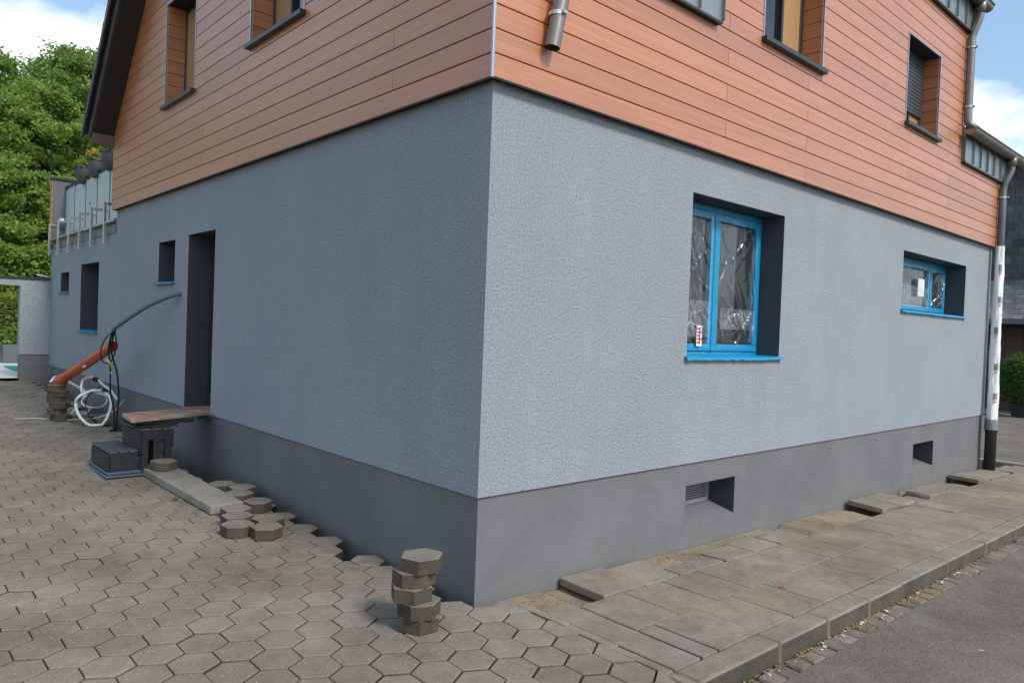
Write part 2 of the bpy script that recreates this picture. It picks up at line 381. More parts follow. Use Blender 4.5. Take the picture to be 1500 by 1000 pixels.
# ------------------------------------------------------------------ hexagonal paving
A_, RY = .2245, .2005
def hexpts(a=A_, ry=RY, g=0.):
    hx, h1, h2 = a/2-g*.72, ry/3-g*1.05, 2*ry/3-g*2.1
    return [(hx, -h1), (hx, h1), (0, h2), (-hx, h1), (-hx, -h1), (0, -h2)]
def paver_mesh(name, mat, gap=.0045, th=.08, bev=.0045, seed=0, wear=0.):
    r = random.Random(seed); mb = MB(); o = hexpts(g=gap); i_ = hexpts(g=gap+bev)
    if wear: o = [(x+r.uniform(-wear, wear), y+r.uniform(-wear, wear)) for x, y in o]; i_ = [(x+r.uniform(-wear, wear)*.6, y+r.uniform(-wear, wear)*.6) for x, y in i_]
    v = [(x, y, -th) for x, y in o]+[(x, y, -bev*.8) for x, y in o]+[(x, y, 0) for x, y in i_]
    f = [(5, 4, 3, 2, 1, 0), (12, 13, 14, 15, 16, 17)]
    for k in range(6):
        n = (k+1) % 6; f += [(k, n, 6+n, 6+k), (6+k, 6+n, 12+n, 12+k)]
    mb.raw(v, f)
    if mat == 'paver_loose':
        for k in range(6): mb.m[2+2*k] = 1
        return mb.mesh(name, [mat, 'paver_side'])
    return mb.mesh(name, mat)
PM = [paver_mesh('paver', 'paver', .0042+.0004*(k % 3), seed=k, wear=.0010, bev=.0035) for k in range(6)]
PMR = paver_mesh('paver', 'paver_red', .0035, seed=44, wear=.002)
fillb = MB()
cells = []
for j in range(-9, 84):
    y = -.3987+j*RY
    for i in range(-40, 20):
        x = -.611+i*A_+(A_/2 if j % 2 else 0)
        if x < -5.2-.12*max(0, y) or x > .3: continue
        if y > 13.0: continue
        if y < -1.95: continue
        if x > -.13 and y > -.19: continue
        if y > .0 and x+A_/2 > -.045: continue
        if .95 < y < 1.3 and x > -.22: continue          # stones taken out
        if y > 3.0 and x > -.30: continue
        # keep within reach of the photograph and a step aside
        dxc, dyc = x-loc[0], y-loc[1]; dep = -(back[0]*dxc+back[1]*dyc); lat = right[0]*dxc+right[1]*dyc
        if dep < 1.0 or lat < -.70*dep-1.9: continue
        cells.append((dep, lat, x, y))
cells.sort()
paving = None
for dep, lat, x, y in cells:
    z = S(x, y); hp = hexpts()
    if x+A_/2 > .197: hp = clip(hp, 1, 0, .197-x)
    if len(hp) < 3: continue
    n6 = len(hp)
    fillb.raw([(x+a, y+b, S(x+a, y+b)-.0085) for a, b in hp]+[(x+a, y+b, S(x+a, y+b)-.36) for a, b in hp],
              [tuple(range(n6))]+[((k+1) % n6, k, n6+k, n6+(k+1) % n6) for k in range(n6)])
paving = tag(obj('paving', fillb, 'joint'), kind='structure')
inview = [c for c in cells if abs(c[1]) < .74*c[0]+.25 and c[0] > 2.6]
near = set(inview[:295]); rest = MB(); cnt = 0
for c in cells:
    dep, lat, x, y = c
    r = random.Random(int(x*1000)*7919+int(y*1000)); sl = (S(x, y+.1)-S(x, y-.1))/.2
    dz = r.gauss(0, .0016); rx = math.atan(sl)+r.gauss(0, .0035); ry_ = r.gauss(0, .0035); rz = r.gauss(0, .0035)
    me = PM[r.randrange(6)]
    if any(abs(x-a)+abs(y-b) < .15 for a, b in ((-.93, 1.06), (-.75, 1.25), (-.70, .85))): me = PMR
    if x+A_/2 > .197:            # cut to the edging
        poly = clip(hexpts(g=.0042), 1, 0, .194-x)
        if len(poly) < 3 or x-A_/2 > .17: continue
        cb_ = MB(); cb_.prism([(a, b, -.08) for a, b in poly], (0, 0, .08)); link('paver', cb_.mesh('paver', 'paver'), paving, loc=(x, y, S(x, y)+dz*.3), rot=(rx, 0, 0)); continue
    if c in near:
        o = link('paver', me, paving, loc=(x, y, S(x, y)+dz), rot=((rx, ry_, rz) if r.randrange(2) else (-rx, ry_, rz+math.pi)))
    else:
        M4 = Matrix.Translation((x, y, S(x, y)+dz)) @ Matrix.Rotation(rx, 4, 'X') @ Matrix.Rotation(ry_, 4, 'Y') @ Matrix.Rotation(rz, 4, 'Z')
        rest.raw([M4 @ v.co for v in me.vertices], [tuple(p.vertices) for p in me.polygons])
tag(obj('pavers', rest, 'paver', paving), kind='stuff')

# edging strip between the hexagons and the pavement
def slabmesh(name, mat, lx, ly, th, bev=.006, seed=0, jit=.003):
    r = random.Random(seed); bm = bmesh.new(); bmesh.ops.create_cube(bm, size=1)
    for v in bm.verts: v.co = Vector((v.co.x*lx+r.uniform(-jit, jit), v.co.y*ly+r.uniform(-jit, jit), (v.co.z-.5)*th))
    bmesh.ops.bevel(bm, geom=bm.edges[:], offset=bev, segments=1, affect='EDGES')
    me = bpy.data.meshes.new(name); bm.to_mesh(me); bm.free(); me.materials.append(M[mat])
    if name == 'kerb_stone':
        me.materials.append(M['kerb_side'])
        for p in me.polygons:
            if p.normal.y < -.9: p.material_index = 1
    return me

# ------------------------------------------------------------------ pavement, kerb, gutter, road
pb = MB()
def sheet(mb, x0, x1, y0, y1, nx, ny, f, mi=0):
    i0 = len(mb.v)
    for j in range(ny+1):
        for i in range(nx+1):
            x = x0+(x1-x0)*i/nx; y = y0+(y1-y0)*j/ny; mb.v.append((x, y, f(x, y)))
    for j in range(ny):
        for i in range(nx):
            k = i0+j*(nx+1)+i; mb.f.append((k, k+1, k+nx+2, k+nx+1)); mb.m.append(mi)
def sandlevel(x, y):
    n = .008*math.sin(x*4.3+y*3)+.004*math.sin(x*11.1-y*11)+.005*math.sin(x*2.1+y*17)
    q = -.052+n if y > -.40 else -.060
    if y > -.40:
        if .25 < x < .79: q = -.040+n*.9-.06*max(0, y+.12)-(.03 if x > .6 else 0)
        if 1.62 < x < 2.25: q = -.022+n*.5
        if 2.25 <= x < 3.6: q = -.026+n*.6
        if 3.85 < x < 5.12: q = -.028+n*.8
        if 3.58 <= x <= 3.85: q = -.10+n
        if 5.12 <= x < 5.5: q = -.11+n
        if 6.62 < x < 6.9: q = -.09+n
        if 8.35 < x < 8.8: q = -.11+n
        if 6.3 < x < 6.62 or 6.9 <= x < 8.35: q = -.028+n
        if x > 10: q = -.05+n
    return KX*x+q
sheet(pb, .255, 11.5, -1.32, .01, 260, 40, sandlevel)
sheet(pb, -.02, .254, -.30, .016, 12, 12, lambda x, y: -.055+.012*math.sin(x*31+y*13)-.05*max(0, (.1-x)))
pavement = tag(obj('pavement', pb, 'sand', smooth=True), kind='structure')
pav_sl = -math.atan(KX)
def slab(x0, x1, y0, y1, z=0., mat='slab', seed=0, tilt=(0, 0), th=.055, name='paving_slab', jit=.004, rz=0.):
    me = slabmesh(name, mat, x1-x0-.010, y1-y0-.010, th, .0045, seed, jit)
    xc, yc = (x0+x1)/2, (y0+y1)/2
    return link(name, me, pavement, loc=(xc, yc, KX*xc+z), rot=(tilt[0], pav_sl+tilt[1], rz))
r = random.Random(3); P_ = .4265; sd_ = 0
for row, (ya, yb, x0) in enumerate(((-.865, -.417, .515), (-1.318, -.865, .675))):
    x = x0
    while x < 11.2:
        sd_ += 1; x1 = x+P_
        slab(x, x1, ya, yb, r.gauss(0, .0018), seed=sd_, tilt=(r.gauss(0, .004), r.gauss(0, .004)), rz=r.gauss(0, .004)); x = x1
# first row by the wall: lifted, broken and missing slabs
slab(.76, 1.19, -.412, .0, .014, seed=90, tilt=(.02, 0), jit=.006); slab(1.192, 1.60, -.412, -.03, .004, seed=91, tilt=(.015, .004), jit=.008)
slab(1.62, 2.21, -.41, -.245, -.004, mat='cement', seed=92, jit=.012, th=.03)
for k, (xa, xb, yt) in enumerate(((2.22, 2.65, -.16), (2.655, 3.08, -.12), (3.085, 3.58, -.13))):
    slab(xa, xb, -.412, yt, -.001+.002*k, seed=93+k, jit=.012, th=.03)
slab(5.32, 5.75, -.41, -.012, .040, seed=97, tilt=(.06, .02), jit=.01); slab(5.755, 6.24, -.41, -.012, .034, mat='kerb', seed=98, tilt=(.04, .01), jit=.012)
slab(6.30, 6.66, -.41, -.16, -.012, seed=99, jit=.015, th=.03)
slab(6.75, 7.35, -.40, -.11, .024, seed=100, tilt=(.03, .02), jit=.02); slab(7.36, 8.1, -.40, -.15, -.008, mat='kerb', seed=101, jit=.02, th=.03)
slab(8.62, 9.15, -.40, -.012, .038, seed=102, tilt=(.03, .01), jit=.012); slab(9.16, 9.75, -.41, -.012, .016, mat='kerb', seed=103, tilt=(.03, 0), jit=.012); slab(9.76, 10.1, -.41, -.012, .01, seed=104, jit=.012)
slab(10.3, 11.2, -.41, -.20, .0, seed=105, jit=.01)
# cement smeared beside the edging
slab(.262, .512, -1.318, -.36, -.002, mat='cement', seed=110, jit=.004, th=.04); slab(.518, .672, -1.318, -.872, -.001, mat='cement', seed=111, jit=.004, th=.04)
# edging stones
y = -.22
for k in range(4):
    y1 = y-.37; me = slabmesh('edging_stone', 'kerb', .058, .362, .16, .005, 120+k, .002)
    link('edging_stone', me, pavement, loc=(.226-.008*k, (y+y1)/2, .002), rot=(0, 0, .02)); y = y1
# kerb
xs = [.255, 1.06, 1.67, 2.28, 2.87, 3.87, 4.86, 5.86, 6.86, 7.86, 8.86, 9.86, 10.86, 11.5]
for k in range(len(xs)-1):
    xa, xb = xs[k], xs[k+1]; xc = (xa+xb)/2; L = xb-xa
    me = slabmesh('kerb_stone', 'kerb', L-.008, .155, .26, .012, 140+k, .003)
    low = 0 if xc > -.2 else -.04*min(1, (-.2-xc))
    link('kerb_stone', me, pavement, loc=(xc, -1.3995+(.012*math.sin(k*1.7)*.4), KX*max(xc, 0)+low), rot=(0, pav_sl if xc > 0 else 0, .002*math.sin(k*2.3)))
# returning kerb at the street corner
for k in range(4):
    me = slabmesh('kerb_stone', 'slab_stone', .15, .9, .2, .012, 170+k, .003)
    link('kerb_stone', me, pavement, loc=(11.58, -1.02+.91*k, KX*11.58+.0), rot=(0, 0, 0))
# road
RZ = -.118
rb = MB()
sheet(rb, -60, 11.7, -9.5, -1.615, 60, 6, lambda x, y: KX*max(min(x, 32), 0)+RZ+.012*(1 if y > -1.7 else 0))
sheet(rb, 11.7, 60, -9.5, 14, 24, 16, lambda x, y: KX*min(x, 32)+RZ+.012)
road = tag(obj('road', rb, 'asphalt', smooth=True), kind='structure')
gb = MB(); sheet(gb, .25, 11.7, -1.64, -1.47, 60, 1, lambda x, y: KX*max(x, 0)+RZ-.012)
gutter_ch = tag(obj('gutter_channel', gb, 'joint'), kind='structure')
SM = []
for k in range(7):
    rr = random.Random(200+k); SM.append(slabmesh('sett', 'sett', .138+rr.uniform(-.012, .012), .126+rr.uniform(-.008, .006), .08, .012, 200+k, .009))
x = .22; k = 0
while x < 11.4:
    rr = random.Random(k); x += .152+rr.uniform(-.006, .008); k += 1
    link('sett', SM[rr.randrange(7)], gutter_ch, loc=(x, -1.548+rr.uniform(-.006, .006), KX*max(x, 0)+RZ+.008+rr.uniform(-.004, .004)), rot=(rr.gauss(0, .02), pav_sl+rr.gauss(0, .02), rr.gauss(0, .05)+math.pi*rr.randrange(2)))

# ------------------------------------------------------------------ the house
XE, YE, YM, ZC, ZP = 10.16, 13.3, 8.574, 3.229, .652     # east end, extension end, main gable end, cladding foot, plinth top
house = tag(empty('house'), 'corner house with grey rendered ground floor and wood-look plank cladding above', 'house')
# local frames: side R: u=x, outward -y ; side L: u=y, outward -x
def PR(u, z, d=0.): return (u, -d, z)
def PL(u, z, d=0.): return (-d, u, z)
OPR = [(2.165, 3.68, 1.515, 2.877), (6.645, 8.985, 2.10, 2.85)]
OPL = [(4.57, 5.41, .652, 2.655), (5.89, 6.515, 2.10, 2.63), (9.55, 10.76, 1.385, 2.515), (11.68, 12.37, 2.045, 2.42)]
VENT = [(2.262, 3.02, .133, .462), (7.312, 8.045, .068, .41)]
def wallface(mb, Pf, u0, u1, z0, z1, ops, d=0., depth=.30, mi=0, rmi=1):
    us = sorted({u0, u1, *[o[0] for o in ops], *[o[1] for o in ops]}); zs = sorted({z0, z1, *[o[2] for o in ops], *[o[3] for o in ops]})
    us = [u for u in us if u0 <= u <= u1]; zs = [z for z in zs if z0 <= z <= z1]
    for a, b in zip(us, us[1:]):
        for c, e in zip(zs, zs[1:]):
            uc, zc = (a+b)/2, (c+e)/2
            if any(o[0] < uc < o[1] and o[2] < zc < o[3] for o in ops): continue
            q = [Pf(a, c, d), Pf(b, c, d), Pf(b, e, d), Pf(a, e, d)]
            mb.face(q if Pf is PR else q[::-1], mi)
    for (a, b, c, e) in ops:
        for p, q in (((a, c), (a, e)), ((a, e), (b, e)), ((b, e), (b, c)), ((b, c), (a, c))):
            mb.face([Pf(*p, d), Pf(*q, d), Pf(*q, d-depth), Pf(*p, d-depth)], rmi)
wb = MB()
SD = 0.0       # stucco face
wallface(wb, PR, -SD, XE, ZP, ZC+.05, OPR)
wallface(wb, PL, -SD, YM, ZP, ZC+.05, [o for o in OPL if o[0] < YM])
wallface(wb, PL, YM, YE, ZP, 2.90, [o for o in OPL if o[0] > YM])
wb.face([(XE, 0, ZP), (XE, YM, ZP), (XE, YM, ZC+.05), (XE, 0, ZC+.05)])                                 # east end
wb.face([(XE, YM, ZP), (0, YM, ZP), (0, YM, ZC+.05), (XE, YM, ZC+.05)][::-1])
wb.face([(0, YE, ZP), (6, YE, ZP), (6, YE, 2.90), (0, YE, 2.90)][::-1]); wb.face([(6, YM, ZP), (6, YE, ZP), (6, YE, 2.9), (6, YM, 2.9)])
# drip edge: underside of the render, proud of the plinth
wb.face([(0, 0, ZP), (XE, 0, ZP), (XE, .03, ZP), (.03, .03, ZP)], 0); wb.face([(0, 0, ZP), (.03, .03, ZP), (.03, YE, ZP), (0, YE, ZP)], 0)
obj('wall', wb, ['stucco', 'reveal'], house)
pl = MB()
def PR2(u, z, d=0.): return (u, .018-d, z)
def PL2(u, z, d=0.): return (.018-d, u, z)
us = [.018]+[v for o in VENT for v in o[:2]]+[XE-.018]
def plinth_r():
    zs_ = -.55
    uu = sorted(us)
    for a, b in zip(uu, uu[1:]):
        op = [o for o in VENT if abs(o[0]-a) < 1e-6]
        if not op: pl.face([PR2(a, zs_), PR2(b, zs_), PR2(b, ZP), PR2(a, ZP)])
        else:
            o = op[0]; pl.face([PR2(a, zs_), PR2(b, zs_), PR2(b, o[2]), PR2(a, o[2])]); pl.face([PR2(a, o[3]), PR2(b, o[3]), PR2(b, ZP), PR2(a, ZP)])
            d = .28; w = .0
            pl.face([PR2(a, o[2]), PR2(b, o[2]), PR2(b, o[2]+.07, -d), PR2(a, o[2]+.07, -d)])            # sloping bottom
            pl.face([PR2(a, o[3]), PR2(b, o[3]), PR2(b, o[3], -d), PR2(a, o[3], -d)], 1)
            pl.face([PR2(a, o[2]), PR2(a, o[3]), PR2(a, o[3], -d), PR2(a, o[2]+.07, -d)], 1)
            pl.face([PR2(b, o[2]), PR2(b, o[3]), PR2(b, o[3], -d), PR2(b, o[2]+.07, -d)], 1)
plinth_r()
pl.face([PL2(.018, -.55), PL2(YE, -.55), PL2(YE, ZP), PL2(.018, ZP)][::-1])
pl.face([(XE-.018, .018, -.55), (XE-.018, YM, -.55), (XE-.018, YM, ZP), (XE-.018, .018, ZP)])
obj('plinth', pl, ['plinth', 'reveal'], house)

# vents in the plinth: frame with bars
for (a, b, c, e) in VENT:
    y0 = .018+.265; mb = MB()
    mb.box((a, y0, c+.055), (a+.03, y0+.02, e)); mb.box((b-.03, y0, c+.055), (b, y0+.02, e)); mb.box((a+.03, y0, c+.055), (b-.03, y0+.02, c+.10)); mb.box((a+.03, y0, e-.02), (b-.03, y0+.02, e))
    f = obj('vent', mb, 'vent_grey', house)
    bar = MB().box((a+.03, y0+.006, 0), (b-.03, y0+.012, .009)).mesh('vent_bar', 'vent_grey')
    k = 0; z = c+.115
    while z < e-.02: link('vent_bar', bar, f, loc=(0, 0, z)); z += .021; k += 1
    bars = MB(); xx = a+.05
    while xx < b-.03: bars.box((xx, y0+.012, c+.10), (xx+.008, y0+.016, e-.02)); xx += .03
    obj('vent_mesh', bars, 'vent_grey', f); mb = MB().box((a, y0+.05, c), (b, y0+.06, e)); obj('vent_back', mb, 'inner_dark', f)

# ---- cladding
PITCH = .1475; CD = .068                       # board pitch, cladding face outside the render
UWR = [(3.03, 4.15, 4.365, 5.40), (6.31, 7.37, 4.335, 5.375)]
UWL = [(2.47, 3.61, 4.36, 5.45), (5.17, 6.21, 4.275, 5.52)]
# dark backing layer (with openings) 2.5 cm behind the board faces
cb = MB()
RID = YM/2; TAN = 1.095; ZE = 4.311
ZRID = ZE+TAN*RID; YN, ZN = -.20, 4.70; TN = (ZRID-ZN)/(RID-YN)
def gable_z(y): return min(ZN+TN*(y-YN), ZE+TAN*(YM-y))
wallface(cb, PR, -CD+.022, XE, ZC+.004, ZE+.05, [], d=CD-.022)
wallface(cb, PR, 2.30, 8.40, ZE+.05, 6.1, UWR, d=CD-.022, depth=.34, rmi=1)
ops = UWL
wallface(cb, PL, -CD+.022, YM, ZC+.004, 4.25, [], d=CD-.022)
us_ = sorted({0., RID, YM, *[o[0] for o in ops], *[o[1] for o in ops]})
for a, b in zip(us_, us_[1:]):
    op = [o for o in ops if abs(o[0]-a) < 1e-6]
    if op:
        o = op[0]; cb.face([PL(a, 4.25, CD-.022), PL(b, 4.25, CD-.022), PL(b, o[2], CD-.022), PL(a, o[2], CD-.022)][::-1])
        cb.face([PL(a, o[3], CD-.022), PL(b, o[3], CD-.022), PL(b, gable_z(b)+.05, CD-.022), PL(a, gable_z(a)+.05, CD-.022)][::-1])
        for p, q in (((a, o[2]), (a, o[3])), ((a, o[3]), (b, o[3])), ((b, o[3]), (b, o[2])), ((b, o[2]), (a, o[2]))):
            cb.face([PL(*p, CD-.022), PL(*q, CD-.022), PL(*q, CD-.36), PL(*p, CD-.36)], 1)
    else: cb.face([PL(a, 4.25, CD-.022), PL(b, 4.25, CD-.022), PL(b, gable_z(b)+.05, CD-.022), PL(a, gable_z(a)+.05, CD-.022)][::-1])
cb.face([(-CD+.02, -CD+.02, ZC+.004), (XE, -CD+.02, ZC+.004), (XE, 0, ZC+.004), (0, 0, ZC+.004)])      # underside closing strip
cb.face([(-CD+.02, -CD+.02, ZC+.004), (0, 0, ZC+.004), (0, YM, ZC+.004), (-CD+.02, YM, ZC+.004)])
obj('cladding_backing', cb, ['backing', 'inner_dark'], house)
def board(Pf, rects, mat, cutter=None):
    mb = MB(); ok = False
    for (a, b, c, e) in rects:
        if b-a < .01 or e-c < .008: continue
        poly = [(a, c), (b, c), (b, e), (a, e)]
        if cutter:
            for h in cutter: poly = clip(poly, *h) if len(poly) >= 3 else []
        if len(poly) < 3: continue
        bv = .0025; cu = sum(p[0] for p in poly)/len(poly); cz = sum(p[1] for p in poly)/len(poly)
        n = len(poly); outer = [Pf(u, z, CD-.003) for u, z in poly]; base = [Pf(u, z, CD-.014) for u, z in poly]
        inner = [Pf(u+(bv if u < cu else -bv), z+(bv if z < cz else -bv), CD) for u, z in poly]
        v = base+outer+inner; f = [tuple(range(2*n, 3*n))]
        for k in range(n): q = (k+1) % n; f += [(k, q, n+q, n+k), (n+k, n+q, 2*n+q, 2*n+k)]
        if Pf is PL: f = [t[::-1] for t in f]
        mb.raw(v, f); ok = True
    if ok: obj('board', mb, mat, house)
def minus(rect, o):
    a, b, c, e = rect; A, B, C, E_ = o
    if B <= a or A >= b or E_ <= c or C >= e: return [rect]
    out = []
    if A > a: out.append((a, A, c, e))
    if B < b: out.append((B, b, c, e))
    m0, m1 = max(a, A), min(b, B)
    if C > c: out.append((m0, m1, c, C))
    if E_ < e: out.append((m0, m1, E_, e))
    return out
GAP = .0065
def joined(rc):
    rc = sorted(rc); out = []
    for r_ in rc:
        if out and any(abs(q[1]-r_[0]) < 1e-6 and q[2] < r_[3] and r_[2] < q[3] for q in out[-1]): out[-1].append(r_)
        else: out.append([r_])
    return out
# R side
z = ZC; row = 0
while z < 5.97:
    zt = z+PITCH-GAP; u0, u1 = (-CD+.012, XE+.005) if z < 4.18 else (2.32, 8.40)
    js = [2.49, 6.44] if row % 2 else [3.91, 7.86]
    if row % 2 == 0: js = [-.05]+js
    ed = [u0]+[j for j in js if u0+.05 < j < u1-.05]+[u1]
    for a, b in zip(ed, ed[1:]):
        rc = [(a+(.0025 if a != u0 else 0), b-(.0025 if b != u1 else 0), z, zt)]
        for o in UWR: rc = [q for s in rc for q in minus(s, (o[0], o[1], o[2]-.01, o[3]))]
        for grp in joined(rc): board(PR, grp, 'clad_x')
    z += PITCH; row += 1
# L side (gable)
z = ZC; row = 0
while z < 8.9:
    zt = z+PITCH-GAP; u0, u1 = -CD+.012, YM
    js = [1.04, 4.87] if row % 2 else [3.88, 7.80]
    ed = [u0]+js+[u1]
    for a, b in zip(ed, ed[1:]):
        rc = [(a+(.0025 if a != u0 else 0), b-(.0025 if b != u1 else 0), z, zt)]
        for o in UWL: rc = [q for s in rc for q in minus(s, (o[0], o[1], o[2]-.01, o[3]))]
        for grp in joined(rc): board(PL, grp, 'clad_y', [(-TN, 1, ZN-TN*YN), (TAN, 1, ZE+TAN*YM)])
    z += PITCH; row += 1
# corner trim: two narrow metal flanges and a rounded nose
ct = MB(); ct.tube([(-CD+.004, -CD+.004, ZC-.006), (-CD+.004, -CD+.004, 4.42)], .0075, 10)
ct.box((-CD-.002, -CD+.004, ZC-.006), (-CD+.006, -CD+.014, 4.42)); ct.box((-CD+.004, -CD-.002, ZC-.006), (-CD+.014, -CD+.006, 4.42))
obj('corner_trim', ct, 'edge_metal', house)
et = MB(); et.box((XE+.004, -CD-.004, ZC-.004), (XE+.014, .02, 4.3)); obj('end_trim', et, 'edge_metal', house)
et = MB(); et.box((8.395, -CD-.004, 4.2), (8.41, .02, 5.98)); obj('end_trim', et, 'edge_metal', house)
et = MB(); et.box((-CD-.003, YM-.002, ZC-.004), (.1, YM+.012, ZE)); obj('end_trim', et, 'clad_y', house)
# plinth rail under the cladding
st = MB(); st.box((-CD+.006, -CD+.006, ZC-.006), (XE, -CD+.016, ZC+.006)); st.box((-CD+.006, -CD+.016, ZC-.006), (-CD+.016, YM, ZC+.006)); obj('starter_strip', st, 'dark_metal', house)
# back of the house upper storey, right end of the dormer
ub = MB(); ub.box((8.3, .01, 4.3), (8.395, 5, 6.0)); ub.box((2.32, .01, 4.3), (2.40, 5, 6.0)); obj('dormer_cheek', ub, 'slate', house)

# ---- windows
def rect_frame(mb, Pf, a, b, c, e, w, d0, d1, bev=.004):
    for (p, q, s, t) in ((a, b, c, c+w), (a, b, e-w, e), (a, a+w, c+w, e-w), (b-w, b, c+w, e-w)):
        A = Pf(p, s, d0); B = Pf(q, t, d1); mb.box(A, B, 0, bev)
def box_uv(mb, Pf, a, b, c, e, d0, d1, bev=0.): mb.box(Pf(a, c, d0), Pf(b, e, d1), 0, bev)
def crinkled(Pf, a, b, c, e, d, seed, nu=60, nz=90, amp=.026):
    """thin film hanging slack: shallow waves plus sharp tapering folds"""
    rr = np.random.default_rng(seed); mb = MB()
    uu, zz_ = np.meshgrid(np.linspace(a, b, nu+1), np.linspace(c, e, nz+1)); H = np.zeros_like(uu)
    for k in range(4):
        f1, f2, p = rr.uniform(2, 7), rr.uniform(1, 5), rr.uniform(0, 6.28); H += amp*.35*np.sin(uu*f1*2+zz_*f2+p)
    for k in range(34):
        u0, z0 = rr.uniform(a, b), rr.uniform(c, e); th = math.pi/2+rr.normal(0, .55); L = rr.uniform(.12, .45); w = rr.uniform(.006, .015); h = rr.choice([-1, 1])*rr.uniform(.4, 1.1)*amp
        du, dz = uu-u0, zz_-z0; al = du*math.cos(th)+dz*math.sin(th); ac = -du*math.sin(th)+dz*math.cos(th)+.5*al*al*rr.normal(0, 1.2)
        H += h*np.exp(-(ac/w)**2)*np.clip(1-(al/L)**2, 0, 1)
    en = lambda q, p0, p1: np.clip(np.minimum(q-p0, p1-q)/.05, 0, 1)
    H *= en(uu, a, b)*en(zz_, c, e)
    for j in range(nz+1):
        for i in range(nu+1): mb.v.append(Pf(float(uu[j, i]), float(zz_[j, i]), d+float(H[j, i])))
    for j in range(nz):
        for i in range(nu): k = j*(nu+1)+i; mb.f.append((k, k+1, k+nu+2, k+nu+1)); mb.m.append(0)
    return mb
def window(Pf, o, d, frame_mat, mull=None, sill=None, taped=False, seed=0):
    a, b, c, e = o; mb = MB(); rect_frame(mb, Pf, a+.004, b-.004, c+.006, e-.004, .055, d-.07, d)
    w = obj('window', mb, frame_mat, house)
    ed = [a+.05]+([mull-.03] if mull else [])+[]; spans = [(a+.058, mull-.012), (mull+.012, b-.058)] if mull else [(a+.058, b-.058)]
    for i, (p, q) in enumerate(spans):
        mb = MB(); rect_frame(mb, Pf, p, q, c+.062, e-.062, .062, d-.055, d+.016); obj('sash', mb, frame_mat, w)
        mb = MB(); box_uv(mb, Pf, p+.06, q-.06, c+.12, e-.12, d-.03, d-.022); obj('pane', mb, 'glass', w)
        if taped:
            obj('film', crinkled(Pf, p+.045, q-.045, c+.10, e-.10, d+.022, seed+i), 'film', w, True)
    if mull:
        mb = MB(); box_uv(mb, Pf, mull-.022, mull+.022, c+.062, e-.062, d-.05, d+.024, .004); obj('mullion', mb, frame_mat, w)
    mb = MB(); box_uv(mb, Pf, a-.0, b, c, e, d-.5, d-.45); obj('room', mb, 'inner_dark', w)
    return w
w1 = window(PR, OPR[0], -.23, 'blue_tape', 2.86, taped=True, seed=5)
mb = crinkled(PR, 2.96, 3.56, 1.78, 1.97, -.20, 77, amp=.02); obj('film_band', mb, 'film_milky', w1, True)
mb = crinkled(PR, 2.30, 2.79, 1.70, 2.02, -.20, 78, amp=.012); obj('film_band', mb, 'film_milky', w1, True)
lb = MB(); lb.box((2.585, .192, 1.62), (2.665, .196, 1.80)); L_ = obj('label_sticker', lb, 'white_paint', w1)
lp = MB()
for k in range(5): lp.box((2.592, .189, 1.645+k*.03), (2.592+.064*(1 if k % 2 else .7), .191, 1.660+k*.03))
lp.box((2.625, .189, 1.64), (2.637, .191, 1.785)); obj('label_print', lp, 'red_print', L_)
w2 = window(PR, OPR[1], -.26, 'blue_tape', 8.33, taped=True, seed=11)
mb = MB(); mb.box((7.85, .236, 2.36), (8.08, .240, 2.60)); obj('paper_sheet', mb, 'white_paint', w2)
mb = crinkled(PR, 6.9, 8.24, 2.20, 2.48, -.232, 79, amp=.012); obj('film_band', mb, 'film_milky', w2, True)
# taped sills of the ground-floor windows
def taped_sill(Pf, o, w, proj=.035, ext=.03, seed=0):
    a, b, c, e = o; rr = random.Random(seed); mb = MB(); n = 22
    for k in range(n):
        p, q = a-ext+(b-a+2*ext)*k/n, a-ext+(b-a+2*ext)*(k+1)/n
        if k == 0 or k == n-1: pass
        j0, j1 = rr.uniform(-.004, .004), rr.uniform(-.004, .004)
        mb.face([Pf(p, c-.006+j0, proj), Pf(q, c-.006+j0, proj), Pf(q, c+.018, proj-.004), Pf(p, c+.018, proj-.004)])
        mb.face([Pf(p, c+.018, proj-.004), Pf(q, c+.018, proj-.004), Pf(q, c+.024+abs(j1), .002), Pf(p, c+.024+abs(j1), .002)])
        mb.face([Pf(p, c-.006+j0, proj), Pf(q, c-.006+j0, proj), Pf(q, c-.004, .002), Pf(p, c-.004, .002)])
    for p in (a-ext, b+ext): mb.face([Pf(p, c-.006, proj), Pf(p, c+.02, proj-.004), Pf(p, c+.024, .002), Pf(p, c-.004, .002)])
    mb.face([Pf(a, c+.024, .004), Pf(b, c+.024, .004), Pf(b, c+.030, -.235), Pf(a, c+.030, -.235)])
    return obj('sill', mb, 'blue_tape', w)
taped_sill(PR, OPR[0], w1, seed=1); taped_sill(PR, OPR[1], w2, seed=2)
for i, o in enumerate(OPL[1:]):
    w = window(PL, o, -.26, 'dark_metal'); taped_sill(PL, o, w, .05, .03, seed=3+i)
# doorway on the yard side
mb = MB(); o = OPL[0]; mb.box(PL(o[0], o[2], -.26), PL(o[1], o[3], -.31)); dr = obj('door', mb, 'door_dark', house)
mb = MB(); mb.tube([PL(4.70, 1.45, -.20), PL(4.70, 2.0, -.20)], .015); mb.box(PL(4.69, 1.5, -.2), PL(4.71, 1.52, -.262)); mb.box(PL(4.69, 1.93, -.2), PL(4.71, 1.95, -.262)); obj('handle', mb, 'steel', dr)
mb = MB(); mb.box(PL(o[0]+.002, o[2]-.03, .012), PL(o[1]-.002, o[2]+.002, -.26)); obj('threshold', mb, 'slab_stone', dr)

